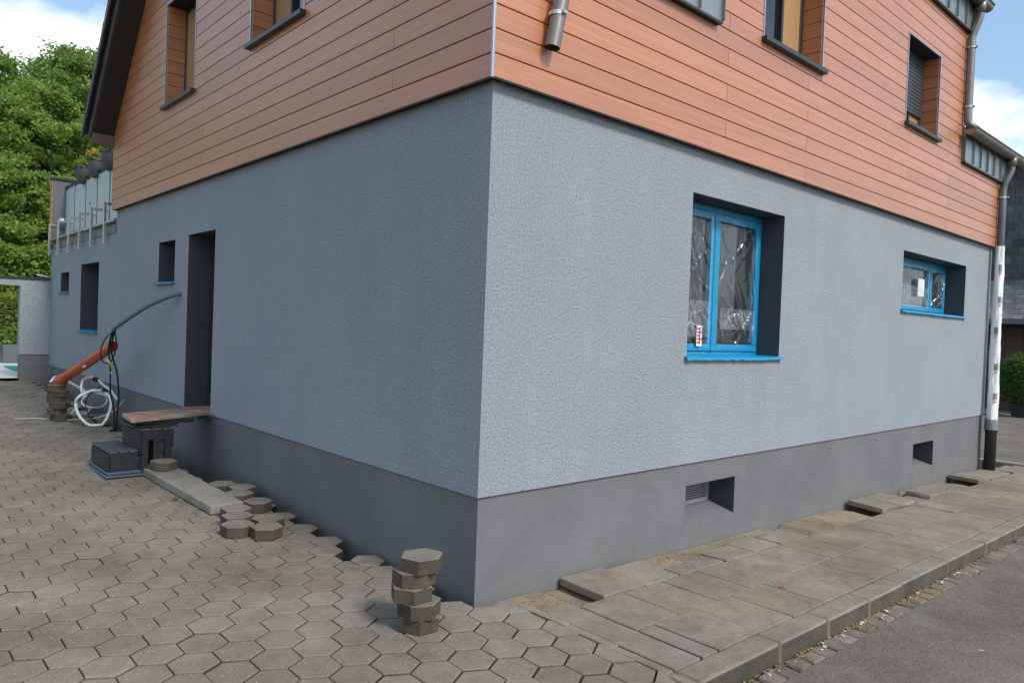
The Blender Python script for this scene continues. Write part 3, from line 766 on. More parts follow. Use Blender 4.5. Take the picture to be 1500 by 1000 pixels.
def upper_window(Pf, o, mat, mull_side, shutter=None):
    a, b, c, e = o; d = CD-.215; mb = MB()
    rect_frame(mb, Pf, a+.002, b-.002, c+.005, e-.002, .05, d-.07, d); w = obj('window', mb, 'dark_metal', house)
    # boards lining both reveals
    z = ZC
    while z < e:
        z0, z1 = max(z, c+.02), min(z+PITCH-GAP, e-.004)
        if z1-z0 > .02:
            for u0, u1 in ((a+.001, a+.012), (b-.012, b-.001)):
                m2 = MB(); box_uv(m2, Pf, u0, u1, z0, z1, d+.002, CD-.012); obj('reveal_board', m2, mat, w)
        z += PITCH
    m2 = MB()     # thin bright edge profile round the opening
    for (p, q, s, t) in ((a-.012, a+.004, c, e), (b-.004, b+.012, c, e), (a-.012, b+.012, e-.004, e+.012)): box_uv(m2, Pf, p, q, s, t, CD-.012, CD+.007)
    obj('edge_profile', m2, 'edge_metal', w)
    m2 = MB(); box_uv(m2, Pf, a-.03, b+.03, c-.045, c+.0, CD-.03, CD+.055, .004); box_uv(m2, Pf, a+.002, b-.002, c-.02, c+.004, CD-.30, CD-.03)
    obj('sill', m2, 'dark_metal', w)
    lo, hi = (a+.052, b-.052); mid = lo+(hi-lo)*(.62)
    m2 = MB(); box_uv(m2, Pf, lo, mid, c+.055, e-.052, d-.04, d-.03); obj('pane', m2, 'glass', w)
    m2 = MB(); box_uv(m2, Pf, mid+.035, hi, c+.055, e-.052, d-.045, d-.01); obj('panel', m2, 'tan_frame', w)
    m2 = MB(); box_uv(m2, Pf, mid, mid+.034, c+.05, e-.05, d-.05, d+.01, .003); obj('mullion', m2, 'dark_metal', w)
    if shutter:
        z = shutter
        sl = MB(); box_uv(sl, Pf, a+.02, b-.02, 0, .042, d+.012, d+.024, .004); me = sl.mesh('shutter_slat', 'shutter')
        while z < e: link('shutter_slat', me, w, loc=(0, 0, z)); z += .0455
    m2 = MB(); box_uv(m2, Pf, a, b, c, e, d-.4, d-.38); obj('room', m2, 'inner_dark', w)
    return w
upper_window(PR, UWR[0], 'clad_y', 1); upper_window(PR, UWR[1], 'clad_y', 1, shutter=4.62)
upper_window(PL, UWL[0], 'clad_x', 1); upper_window(PL, UWL[1], 'clad_x', 1)

# ---- roof
XR = XE+.35; XV = -.36
rf = MB()
def roof_plane(mb, x0, x1, ya, za, yb, zb, th=.16):
    n = Vector((0, -(zb-za), yb-ya)); n.normalize()
    if n.z < 0: n = -n
    mb.prism([(x0, ya, za), (x1, ya, za), (x1, yb, zb), (x0, yb, zb)], n*th)
zr = ZE+TAN*RID
zd = ZN+TN*(2.2-YN)
roof_plane(rf, XV, 2.3, YN, ZN+.005, 2.2, zd+.005); roof_plane(rf, 8.42, XR, -.17, 4.655, YM, 5.0, .05)
XR = 8.6; roof_plane(rf, XV, XR, 2.201, zd+.005, RID, zr+.005); roof_plane(rf, XV, XR, YM+.05, ZE-TAN*.05+.005, RID, zr+.005)
rf.prism([(2.3, -.15, 6.32), (8.5, -.15, 6.32), (8.5, 3.5, 7.9), (2.3, 3.5, 7.9)], (0, -.04, .14))
roof = obj('roof', rf, ['tile'], house)
ge_ = MB(); ge_.face([(8.45, .1, 4.9), (8.45, YM, 4.9), (8.45, YM, gable_z(YM)), (8.45, RID, ZRID), (8.45, .1, gable_z(.1))]); ge_.face([(XE, 0, ZC+.06), (XE, YM, ZC+.06), (XE, YM, 5.0), (XE, 0, 4.66)]); ge_.face([(8.45, YM, ZC+.06), (XE, YM, ZC+.06), (XE, YM, 5.0), (8.45, YM, 5.0)]); obj('gable_end', ge_, 'slate', house)
sf = MB()     # soffit under the verge
for s in (0, 1):
    ya, yb = (YN, RID) if s == 0 else (YM, RID)
    za = ZN if s == 0 else ZE
    sf.face([(XV+.03, ya, za-.012), (.0, ya, za-.012), (.0, yb, zr-.012), (XV+.03, yb, zr-.012)])
obj('soffit', sf, 'soffit', roof)
vb = MB()     # verge board
n_ = Vector((0, TAN, 1)).normalized()
for ya, za, in ((YN, ZN), (YM+.06, ZE-TAN*.06)):
    d_ = Vector((0, RID-ya, zr-za)).normalized(); nn = Vector((0, -d_.z, d_.y));  nn = nn if nn.z > 0 else -nn
    a = Vector((XV-.025, ya, za)); b = Vector((XV-.025, RID, zr))
    vb.prism([a-nn*.02, b-nn*.02, b+nn*.13, a+nn*.13], (.022, 0, 0))
obj('verge_board', vb, 'zinc_dark', roof)
# overlapping verge tiles
tm = MB(); tm.box((-.07, -.19, 0), (.10, .19, .02), 0, .004); tm.box((-.075, -.19, -.10), (-.05, .19, .0), 0, .004); tmesh = tm.mesh('verge_tile', 'tile')
for side in (0, 1):
    tn = TN if side == 0 else TAN; ang = math.atan(tn)*(1 if side == 0 else -1)
    Ls = math.hypot(RID+.2, tn*(RID+.2)); k = 0; s = .12
    while s < Ls:
        y = (YN+s*math.cos(math.atan(TN))) if side == 0 else (YM+.06-s*math.cos(math.atan(TAN)))
        zc = gable_z(y); nn = Vector((0, -math.sin(ang), math.cos(ang)))
        p = Vector((XV-.02, y, zc))+nn*.185
        link('verge_tile', tmesh, roof, loc=p, rot=(ang+(.05 if side == 0 else -.05), 0, 0)); s += .34
mb = MB(); mb.box((XV+.0, YM-.03, ZE-.15), (-.052, YM+.06, ZE-.005)); obj('eave_board', mb, 'soffit_brown', roof)

# ---- zinc eaves, gutters, downpipes
def seam_fascia(x0, x1, z0, z1, yf, n):
    mb = MB(); mb.box((x0, yf+.012, z0-.02), (x1, -.02, z1)); f = obj('eave_fascia', mb, 'backing', house)
    w = (x1-x0)/n
    for k in range(n):
        m2 = MB(); a = x0+k*w; m2.box((a+.002, yf, z0), (a+w-.006, yf+.010, z1)); m2.box((a+w-.008, yf-.028, z0), (a+w, yf+.004, z1)); obj('zinc_panel', m2, 'zinc', f)
    m2 = MB(); m2.box((x0, yf-.006, z0-.022), (x1, yf+.02, z0-.004)); obj('drip_edge', m2, 'dark_metal', f)
    m2 = MB(); m2.box((x0-.004, yf-.004, z0-.01), (x0-.001, -.02, z1)); obj('end_plate', m2, 'zinc_dark', f)
seam_fascia(8.32, 10.22, 4.225, 4.63, -.115, 6); seam_fascia(-.02, 2.30, 4.262, 4.66, -.115, 7); seam_fascia(2.32, 8.40, 5.985, 6.38, -.115, 18)
def gutter(x0, x1, yc, zc, r=.078):
    mb = MB(); n = 12
    for k in range(n):
        a0, a1 = math.pi+math.pi*k/n, math.pi+math.pi*(k+1)/n
        for rr_, fl in ((r, 0), (r-.006, 1)):
            q = [(x0, yc+rr_*math.cos(a0), zc+rr_*math.sin(a0)), (x1, yc+rr_*math.cos(a0), zc+rr_*math.sin(a0)), (x1, yc+rr_*math.cos(a1), zc+rr_*math.sin(a1)), (x0, yc+rr_*math.cos(a1), zc+rr_*math.sin(a1))]
            mb.face(q if fl else q[::-1])
    for x in (x0, x1): mb.face([(x, yc+r*math.cos(math.pi+math.pi*k/n), zc+r*math.sin(math.pi+math.pi*k/n)) for k in range(n+1)])
    g = obj('gutter', mb, 'copper_grey', house, True)
    m2 = MB(); m2.tube([(x0, yc-r-.006, zc+.004), (x1, yc-r-.006, zc+.004)], .010, 8); obj('gutter_bead', m2, 'copper_grey', g)
    x = x0+.3
    while x < x1-.1:
        m2 = MB()
        for k in range(n):
            a0, a1 = math.pi+math.pi*k/n, math.pi+math.pi*(k+1)/n
            m2.box((x, 0, 0), (x+.025, 1e-4, 1e-4)) if False else m2.face([(x, yc+(r+.004)*math.cos(a0), zc+(r+.004)*math.sin(a0)), (x+.025, yc+(r+.004)*math.cos(a0), zc+(r+.004)*math.sin(a0)), (x+.025, yc+(r+.004)*math.cos(a1), zc+(r+.004)*math.sin(a1)), (x, yc+(r+.004)*math.cos(a1), zc+(r+.004)*math.sin(a1))])
        obj('gutter_bracket', m2, 'zinc', g); x += .62
    return g
gutter(8.20, 10.95, -.205, 4.62); gutter(-.3, 2.2, -.205, 4.66); gutter(2.3, 8.66, -.205, 6.38)
def bracket(p, par):
    m2 = MB(); x, y, z = p; m2.tube([(x, y, z-.012), (x, y, z+.012)], .058, 14); m2.tube([(x, y+.05, z), (x, -.02, z)], .006, 6); m2.box((x-.02, y-.075, z-.01), (x+.02, y-.055, z+.01))
    obj('pipe_bracket', m2, 'steel', par)
def outlet(par, x, y0, z0, r0=.062, r1=.05):
    m2 = MB(); m2.tube([(x, y0, z0), (x, y0, z0-.07), (x, y0, z0-.14)], [r0*1.25, r0, r1+.004], 14); obj('outlet', m2, 'zinc_dark', par, True)
PX1, PX2 = 10.09, 8.33
mb = MB(); mb.tube(spline([(PX1+.06, -.205, 4.50), (PX1+.05, -.20, 4.38), (PX1+.01, -.15, 4.22), (PX1, -.125, 4.12), (PX1, -.125, 3.95)], 6)+[Vector((PX1, -.125, .55))], .05, 16)
dp1 = obj('downpipe', mb, 'zinc_dark', house, True); outlet(dp1, PX1+.06, -.205, 4.58); bracket((PX1, -.125, 3.98), dp1); bracket((PX1, -.125, 2.2), dp1); bracket((PX1, -.125, .75), dp1)
mb = MB(); mb.tube(spline([(PX2+.03, -.205, 6.27), (PX2+.03, -.20, 6.15), (PX2+.01, -.15, 5.98), (PX2, -.125, 5.88), (PX2, -.125, 5.78)], 6)+[Vector((PX2, -.125, 4.9))]+spline([(PX2, -.125, 4.82), (PX2+.01, -.13, 4.74), (PX2+.05, -.17, 4.69), (PX2+.12, -.20, 4.66)], 5), .05, 16)
dp2 = obj('downpipe', mb, 'copper_grey', house, True); outlet(dp2, PX2+.03, -.205, 6.34); bracket((PX2, -.125, 5.75), dp2); bracket((PX2, -.125, 4.95), dp2)
# the unfinished pipe near the house corner: only the swan neck hangs from the gutter
mb = MB(); mb.tube([(.52, -.205, 4.53), (.52, -.205, 4.40), (.43, -.145, 3.86), (.375, -.125, 3.505)], .05, 18, cap=False)
mb.tube([(.43, -.145, 3.86), (.375, -.125, 3.505)], .046, 18, cap=False); dp3 = obj('downpipe', mb, 'copper_grey', house, True); outlet(dp3, .52, -.205, 4.60); bracket((.405, -.13, 3.72), dp3)
# white protective film round the lower downpipe, with printed marks
def wrap():
    mb = MB(); n = 26; m_ = 46; i0 = 0; rr = random.Random(9)
    ph = [rr.uniform(0, 6.28) for _ in range(8)]
    for j in range(m_+1):
        z = .46+(3.24-.46)*j/m_; t = 1-j/m_
        for k in range(n):
            a = 2*math.pi*k/n
            rad = .055+.022*t+.005*math.sin(3*a+z*3+ph[0])+.004*math.sin(5*a-z*7+ph[1])+.004*math.sin(9*a+z*13+ph[2])
            mb.v.append((PX1-.005+rad*math.cos(a), -.125+rad*math.sin(a), z))
    for j in range(m_):
        for k in range(n): mb.f.append((j*n+k, j*n+(k+1) % n, (j+1)*n+(k+1) % n, (j+1)*n+k)); mb.m.append(0)
    w = obj('protective_film', mb, 'film_white', dp1, True)
    # printed motif of dark strokes over a warm triangle, repeated along the roll
    for q, z in enumerate((2.90, 2.42, 1.95, 1.40, .95)):
        a0 = -2.62+.25*math.sin(q*2.2); rad = .055+.022*(1-(z-.46)/2.78)+.0115
        def cp(da, dz, o=0.): return (PX1-.005+(rad+o)*math.cos(a0+da), -.125+(rad+o)*math.sin(a0+da), z+dz)
        b = MB()
        for k in range(5): b.face([cp(-.36+.15*k, -.06+.02*(k % 2)), cp(-.27+.15*k, -.06+.02*(k % 2)), cp(-.27+.15*k, .055), cp(-.36+.15*k, .055)])
        pm = obj('print_mark', b, 'black_print', w); b = MB(); b.face([cp(-.30, -.11), cp(.30, -.085), cp(.1, -.065), cp(-.2, -.065)]); obj('print_accent', b, 'orange_print', w)
wrap()
mb = MB(); mb.tube([(PX1, -.125, -.34), (PX1, -.125, .40), (PX1, -.125, .42), (PX1, -.125, .50)], [.078, .078, .088, .088], 18); obj('standpipe', mb, 'iron', dp1, True)
mb = MB(); mb.tube([(PX1, -.125, .44), (PX1, -.125, .60)], [.094, .090], 18, cap=False); obj('tape_band', mb, 'zinc', dp1, True)

# ---- terrace on the extension
mb = MB(); mb.box((-.012, YM+.02, 2.902), (.30, YE+.02, 2.99)); obj('parapet_coping', mb, 'zinc_dark', house)
mb = MB(); mb.box((.02, YM+.02, 2.992), (5.8, YE, 3.14)); obj('terrace_edge', mb, 'zinc_dark', house)
mb = MB(); mb.tube([(-.03, YM+.03, 3.085), (-.03, YE-.02, 3.085)], .02, 10); obj('rail_tube', mb, 'steel', house, True)
YP = [9.0, 9.84, 10.66, 11.49, 12.37, 13.16]
pm = MB(); pm.box((-.085, -.02, 2.80), (-.045, .02, 3.39), 0, .004); pm.box((-.045, -.02, 3.35), (.20, .02, 3.39), 0, .004); pm.box((-.05, -.03, 2.83), (.0, .03, 2.87)); pm.tube([(-.065, 0, 2.77), (-.065, 0, 2.80)], .012, 8)
pme = pm.mesh('rail_post', 'steel')
up_ = MB(); up_.box((.185, -.012, 3.1), (.215, .012, 4.12), 0, .003); upm = up_.mesh('rail_upright', 'zinc_dark')
for y in YP:
    p = link('rail_post', pme, house, loc=(0, y, 0)); link('rail_upright', upm, p, loc=(0, 0, 0))
ed = [YM+.03]+YP
for a, b in zip(ed, ed[1:]):
    mb = MB(); mb.box((.192, a+.02, 3.16), (.206, b-.02, 4.06), 0, .002); g = obj('glass_panel', mb, 'frosted', house)
    if b in (9.84, 11.49):
        m2 = MB(); m2.tube([(.185, (a+b)/2+.1, 3.62), (.191, (a+b)/2+.1, 3.62)], .028, 12); obj('clamp', m2, 'black_plastic', g)
mb = MB(); mb.tube([(.20, YM+.02, 4.13), (.20, YE-.1, 4.13)], .024, 10); obj('handrail', mb, 'dark_metal', house, True)
# privacy wall at the end of the terrace
mb = MB(); mb.box((-.02, YE-.14, 3.14), (1.6, YE-.02, 4.26)); pw = obj('privacy_wall', mb, 'pot_grey', house)
z = 2.93; bm_ = MB(); bm_.box((-.04, YE-.13, 0), (-.024, YE+.06, .138), 0, .002); bme = bm_.mesh('board', 'clad_y')
while z < 4.2: link('end_board', bme, pw, loc=(0, 0, z)); z += PITCH
mb = MB(); mb.box((-.06, YE-.17, 4.262), (1.62, YE+.08, 4.30)); obj('wall_cap', mb, 'dark_metal', pw)
mb = MB()
for k in range(7):
    for j in range(12): pass
bm = bmesh.new(); bmesh.ops.create_uvsphere(bm, u_segments=16, v_segments=10, radius=.09); me = bpy.data.meshes.new('wall_lamp'); bm.to_mesh(me); bm.free(); me.materials.append(M['edge_metal'])
link('wall_lamp', me, pw, True, loc=(.13, YE-.20, 3.45))
# flower pots hooked on the handrail
for q, (y, lab) in enumerate(((9.80, 'grey flower pot with yellow-green plants on the railing next to the plank cladding'),
                               (10.72, 'grey flower pot with orange flowers, middle one of three on the glass railing'),
                               (11.62, 'grey flower pot on the glass railing, farthest from the plank cladding'))):
    t = tag(empty('flower_pot', (.17, y, 4.02)), lab, 'flower pot', 'flower pots on the terrace railing')
    mb = MB(); n = 20
    for (r0, z0, r1, z1) in ((.105, 0, .145, .27), (.155, .27, .155, .31)):
        i0 = len(mb.v)
        for (rr_, z_) in ((r0, z0), (r1, z1)):
            for k in range(n): a = 2*math.pi*k/n; mb.v.append((rr_*math.cos(a)*.85, rr_*math.sin(a)*1.1, z_))
        for k in range(n): mb.f.append((i0+k, i0+(k+1) % n, i0+n+(k+1) % n, i0+n+k)); mb.m.append(0)
    mb.f.append(tuple(range(n-1, -1, -1))); mb.m.append(0)
    obj('pot', mb, 'pot_grey', t, True); mb = MB(); mb.tube([(0, 0, .26), (0, 0, .285)], .13, 16); obj('soil', mb, 'soil', t)
    for nm, mt, cnt_, sz in (('foliage', 'leaf_bright', 420, .035), ('blossom', 'flower' if q == 1 else 'leaf_hedge', 90, .03)):
        mb = MB(); rr = random.Random(q*7+len(nm))
        for k in range(cnt_):
            a = rr.uniform(0, 6.28); rad = .17*math.sqrt(rr.random()); z_ = .28+.17*rr.random()*(1-rad*2.2)+(.06 if nm == 'blossom' else 0)
            c_ = Vector((rad*math.cos(a)*.9, rad*math.sin(a)*1.15, z_)); e1 = Vector((rr.gauss(0, 1), rr.gauss(0, 1), rr.gauss(0, 1))).normalized(); e2 = e1.orthogonal().normalized()
            mb.face([c_-e1*sz, c_+e2*sz*.5, c_+e1*sz, c_-e2*sz*.5])
        obj(nm, mb, mt, t)

# ------------------------------------------------------------------ loose things in the yard
LM = [paver_mesh('paver_stone', 'paver_loose', .004, seed=50+k, wear=.004) for k in range(4)]
def loose(x, y, zbase, rz, label, group, k=0, tilt=(0, 0)):
    o = link('paver_stone', LM[k % 4], None, loc=(x, y, zbase+.08), rot=(tilt[0], tilt[1], rz)); return tag(o, label, 'paver', group)
# stack by the house corner
bx, by = -.50, -.10; z = S(bx, by)+.004
for k, (dx_, dy_, rz, lab) in enumerate(((.012, -.012, .45, 'bottom paver of the five-stone stack beside the house corner'),
        (-.004, -.022, .12, 'second paver from the bottom of the stack beside the house corner'),
        (-.030, .020, .62, 'middle paver of the five-stone stack beside the house corner'),
        (-.006, .030, .95, 'fourth paver from the bottom of the stack beside the house corner'),
        (.022, .004, .28, 'pale-topped top paver of the five-stone stack beside the house corner'))):
    loose(bx+dx_, by+dy_, z, rz+random.uniform(-.05, .05), lab, 'pavers stacked by the house corner', k, (random.gauss(0, .008), random.gauss(0, .008))); z += .0815
# pavers laid on the paving along the trench
tr = [(-.658, 2.10, .03), (-.500, 1.93, -.05), (-.575, 2.33, .02), (-.500, 2.53, .0), (-.395, 2.135, .02), (-.262, 2.66, .05), (-.185, 3.20, .0), (-.30, 3.39, .03), (-.295, 2.99, -.03)]
labs = ['loose paver at the yard-side front of the cluster beside the long slab', 'loose paver with rusty side marks at the corner-facing front of the cluster',
        'loose paver between the front stones and the end of the long slab', 'loose paver touching the end of the long concrete slab',
        'loose paver of the cluster on the trench side behind the front stones', 'loose paver half over the trench beside the long slab end',
        'loose paver against the dark plinth beside the long slab', 'loose paver between long slab and plinth, nearest the steps', 'loose paver between long slab and plinth, nearest the stone cluster']
for k, ((x, y, rz), lab) in enumerate(zip(tr, labs)):
    loose(x, y, S(x, y)+.006, rz, lab, 'loose pavers along the trench', k, (math.atan(.03)*.8, 0))
# paver half out at the edge of the trench
loose(-.135, 1.04, -.062, .1, 'loose paver tipped into the trench between the stack and the cluster', 'loose pavers along the trench', 1, (.05, .03))
# far stack
bx, by = -.80, 8.05; z = S(bx, by)+.006
for k in range(6):
    nm = ['bottom paver, pushed sideways, of the stack under the orange pipe', 'second paver from the bottom of the stack under the orange pipe', 'third paver from the bottom of the stack under the orange pipe',
          'fourth paver from the bottom of the stack under the orange pipe', 'fifth paver from the bottom of the stack under the orange pipe', 'top paver of the stack, carrying the foot of the orange pipe'][k]
    loose(bx+[.05, 0, .02, .0, .01, -.02][k], by+[.0, .01, -.02, .015, 0, .02][k], z, [.3, .05, .5, .1, .35, .2][k], nm, 'pavers stacked under the orange pipe', k); z += .0815
ZST = z
# long slab
me = slabmesh('concrete_slab', 'slab_stone', .29, 1.74, .072, .006, 301, .003)
slb = tag(link('concrete_slab', me, None, loc=(-.545, 3.56, S(-.5, 3.56)+.080), rot=(math.atan(.031), 0, .045)), 'long pale concrete slab lying on the pavers along the trench', 'slab')
loose(-.575, 4.21, S(-.5, 4.2)+.088, .15, 'single paver lying on the end of the long pale slab', 'loose pavers along the trench', 2, (.03, 0))

# black plastic steps
def step_box(name, label, x0, x1, y0, y1, z0, z1, legs=False):
    t = tag(empty(name, ((x0+x1)/2, (y0+y1)/2, z0)), label, 'step', 'black plastic steps')
    cx, cy = (x0+x1)/2, (y0+y1)/2; hx, hy, h = (x1-x0)/2, (y1-y0)/2, z1-z0
    mb = MB()
    for k in range(3): mb.box((-hx+.004+k*(2*hx)/3, -hy, h-.022), (-hx+(k+1)*(2*hx)/3-.004, hy, h), 0, .004)
    obj('tread', mb, 'step_top', t)
    if not legs:
        n = 6; zz0 = .01
        for k in range(n):
            m2 = MB(); a = .012+(h-.04)*k/n; m2.box((-hx-.004, -hy+.012, a), (-hx+.014, hy-.012, a+(h-.04)/n-.006), 0, .003); obj('slat', m2, 'black_plastic', t)
        m2 = MB(); m2.box((-hx+.016, -hy+.004, 0), (hx-.006, -hy+.03, h-.024)); obj('side_panel', m2, 'black_plastic', t)
        m2 = MB(); m2.box((-hx+.016, hy-.03, 0), (hx-.006, hy-.004, h-.024)); obj('side_panel', m2, 'black_plastic', t)
        m2 = MB(); m2.box((-hx+.018, -hy+.032, 0), (hx-.02, hy-.032, h-.03)); obj('core', m2, 'inner_dark', t)
    else:
        n = 9
        for k in range(n):
            m2 = MB(); a = .18+(h-.21)*k/n; m2.box((-hx-.004, -hy+.012, a), (-hx+.014, hy-.012, a+(h-.21)/n-.005), 0, .003); obj('slat', m2, 'black_plastic', t)
        for xa, ya in ((-hx+.016, -hy+.006), (hx-.07, -hy+.006), (-.03, -hy+.006), (-hx+.016, hy-.06), (hx-.07, hy-.06)):
            m2 = MB(); m2.box((xa, ya, 0), (xa+.06, ya+.05, h-.024), 0, .004); obj('leg', m2, 'black_plastic', t)
        m2 = MB(); m2.box((-hx+.016, -hy+.002, h-.11), (hx+.01, -hy+.02, h-.024)); obj('apron', m2, 'black_plastic', t)
        m2 = MB(); m2.box((hx-.01, -hy+.02, h-.20), (hx+.012, hy-.01, h-.024)); obj('apron', m2, 'black_plastic', t)
    return t
zs0 = S(-.9, 4.5)+.005
step_box('plastic_step', 'low ribbed black plastic step standing on the yard paving', -1.03, -.765, 4.36, 5.06, zs0+.055, .365)
step_box('plastic_step', 'tall black plastic step with legs under the wooden board', -.76, -.46, 4.31, 4.98, S(-.6, 4.4)+.006, .578, True)
mb = MB()
for k in range(2): mb.box((-1.065+.015*k, 4.31+.015*k, zs0-.0+.028*k), (-.62, 5.08-.02*k, zs0+.024+.028*k), 0, .006)
tag(obj('plastic_tray', mb, 'blue_grey_plastic'), 'blue-grey plastic tray under the low black step', 'tray')
mb = MB(); mb.box((-.82, 4.36, .581), (-.40, 4.88, .606), 0, .004); mb.box((-.79, 4.40, .606), (-.22, 4.95, .652), 0, .004); tag(obj('dark_plank', mb, 'black_plastic'), 'black boards packed between tall step and wooden board', 'plank')
mb = MB(); mb.prism([(-.87, 4.24, .655), (-.81, 4.82, .655), (.16, 5.12, .655), (.16, 4.60, .655)], (0, 0, .026)); tag(obj('wooden_board', mb, 'board_wood'), 'paint-stained reddish wooden board bridging the trench to the doorway', 'board')
# scrap of blue tape hanging below the board at the wall
mb = MB(); rr = random.Random(4)
for k in range(16):
    c_ = Vector((-.03+rr.gauss(0, .025), 4.66+rr.gauss(0, .03), .625+rr.gauss(0, .014))); e1 = Vector((rr.gauss(0, 1), rr.gauss(0, 1), rr.gauss(0, 1))).normalized(); e2 = e1.orthogonal().normalized()
    mb.face([c_-e1*.03, c_+e2*.02, c_+e1*.03, c_-e2*.02])
tag(obj('tape_scrap', mb, 'blue_tape'), 'crumpled blue tape scrap hanging under the wooden board at the wall', 'tape')

# conduit from the wall, cables, orange pipe, white hoses
mb = MB(); cd = spline([(.05, 5.60, 1.965), (-.06, 5.66, 1.955), (-.25, 6.05, 1.81), (-.44, 6.55, 1.56), (-.47, 6.66, 1.50)], 8); mb.tube(cd, .026, 12)
cdt = tag(obj('conduit', mb, 'conduit_grey', None, True), 'grey plastic conduit bending out of the yard wall beside the doorway', 'conduit')
orange_a, orange_b = Vector((-.76, 8.10, ZST+.045)), Vector((-.375, 7.02, 1.29))
dv_ = (orange_b-orange_a)
t = tag(empty('drain_pipe', orange_a), 'orange plastic drain pipe leaning from paver stack to hanging cables', 'pipe')
mb = MB(); mb.tube([(0, 0, 0), dv_], .066, 20, cap=False); mb.tube([(0, 0, 0), dv_], .062, 20, cap=False); obj('pipe_body', mb, 'pipe_orange', t, True)
mb = MB(); mb.tube([dv_*-.02, dv_*.05, dv_*.09], [.080, .080, .068], 20, cap=False); obj('socket', mb, 'pipe_orange', t, True)
mb = MB(); mb.tube([dv_*.50, dv_*.515], .069, 20, cap=False); obj('pipe_ring', mb, 'pipe_orange', t, True)
mb = MB(); o_ = dv_.orthogonal().normalized(); mb.tube([dv_*.52-Vector((0, .0, .055))+Vector((-.045, 0, 0)), dv_*.57-Vector((0, 0, .055))+Vector((-.045, 0, 0))], .016, 8); obj('pipe_label', mb, 'white_paint', t)
gx = lambda x, y: S(x, y)+.012
cabs = [([(-.45, 6.62, 1.52), (-.47, 6.72, 1.44), (-.47, 6.85, 1.25), (-.42, 6.95, 1.02), (-.40, 7.0, .7), (-.345, 7.03, .45), (-.33, 7.05, gx(-.33, 7.05))], .011),
        ([(-.45, 6.63, 1.51), (-.45, 6.76, 1.38), (-.43, 6.86, 1.2), (-.35, 6.92, .95), (-.30, 7.0, .65), (-.30, 7.05, .4), (-.30, 7.08, gx(-.3, 7.08))], .011),
        ([(-.46, 6.63, 1.50), (-.53, 6.78, 1.38), (-.55, 6.90, 1.20), (-.50, 6.93, 1.08), (-.42, 6.9, 1.1), (-.40, 6.78, 1.3), (-.45, 6.66, 1.49)], .008)]
lab_c = ['black cable hanging in front of the orange pipe down to the pavers', 'black cable hanging between orange pipe and yard wall down to the pavers', 'black cable loop tied round the upper end of the orange pipe']
for (p, r_), lb_ in zip(cabs, lab_c):
    mb = MB(); mb.tube(spline(p, 8), r_, 8); tag(obj('cable', mb, 'black_rubber', None, True), lb_, 'cable', 'black cables hanging from the conduit')
mb = MB(); rr = random.Random(12)
mb.tube(spline([(-.49, 6.90, 1.10), (-.44, 6.88, 1.07), (-.38, 6.92, 1.05), (-.33, 6.93, .98), (-.27, 6.95, .96)], 6), .010, 7); mb.tube(spline([(-.46, 6.93, 1.13), (-.42, 6.90, 1.04), (-.40, 6.93, .97), (-.42, 6.95, .93)], 6), .010, 7)
tag(obj('cable_tie', mb, 'yellow_wire', None, True), 'yellow-green wire tying the black cables at the orange pipe', 'wire')
def ring(c, r, tilt, az, squash=1., a0=0., a1=6.283, n=28, wob=.03, seed=0):
    q = random.Random(seed); p1, p2 = q.uniform(0, 6), q.uniform(0, 6); out = []
    Rm = Matrix.Rotation(az, 3, 'Z') @ Matrix.Rotation(tilt, 3, 'X')
    for k in range(n+1):
        a = a0+(a1-a0)*k/n; rr_ = r*(1+wob*math.sin(2*a+p1)+wob*math.sin(3*a+p2)); out.append(Vector(c)+Rm @ Vector((rr_*math.cos(a), rr_*math.sin(a)*squash, .02*math.sin(3*a+p1))))
    return out
g0 = S(-.45, 7.6)
def hose(pts, r_, mat, lab, smooth=True):
    pts = [Vector((p[0], p[1], max(p[2], S(p[0], p[1])+r_+.004))) for p in pts]
    mb = MB(); mb.tube(pts, r_, 10); return tag(obj('hose', mb, mat, None, True), lab, 'hose', 'hoses coiled by the yard wall')
# big upright ring near the cables, smaller rings behind, tails on the ground
hose(spline([(-.62, 7.70, .42), (-.66, 7.6, .55), (-.50, 7.55, .66), (-.34, 7.55, .64), (-.27, 7.5, .52), (-.31, 7.42, .36), (-.40, 7.38, .22), (-.52, 7.38, .21), (-.62, 7.48, .30), (-.665, 7.6, .45), (-.60, 7.75, .57), (-.45, 7.8, .62), (-.2, 7.75, .55)], 8), .018, 'white_hose', 'thick white hose bent into a large upright loop behind the black cables')
hose(spline([(-.86, 8.20, ZST+.02), (-.76, 8.3, ZST+.08), (-.60, 8.1, .70), (-.50, 7.9, .62), (-.52, 7.75, .52), (-.58, 7.72, .66), (-.55, 7.75, .80), (-.42, 7.75, .82), (-.32, 7.7, .72), (-.22, 7.65, .62), (-.17, 7.6, .52)], 8), .0165, 'white_hose', 'white hose running from the paver stack over a small high loop')
hose(spline([(-.60, 7.9, .40), (-.64, 8.0, .30), (-.60, 8.2, .27), (-.40, 8.3, .27), (-.35, 8.2, .38), (-.42, 8.0, .52), (-.5, 7.85, .6)], 8), .014, 'white_hose', 'white hose curling low beside the paver stack')
hose([v for v in ring((-.42, 7.72, .52), .17, 1.25, .5, .75, 0, 11.5, 54, .07, 3)], .010, 'white_hose', 'thin white hose wound twice inside the large loop')
hose(spline([(-.16, 7.3, .55), (-.25, 7.4, .4), (-.45, 7.5, .30), (-.65, 7.9, .24), (-.95, 8.2, .2), (-1.25, 8.3, .2)], 8), .006, 'pale_line', 'thin yellow-white line trailing across the pavers past the stack')
hose(spline([(-.35, 7.75, .70), (-.50, 7.70, .58), (-.55, 7.62, .45), (-.50, 7.55, .30), (-.44, 7.45, .22)], 8), .009, 'black_rubber', 'thin black hose threaded through the white loops')
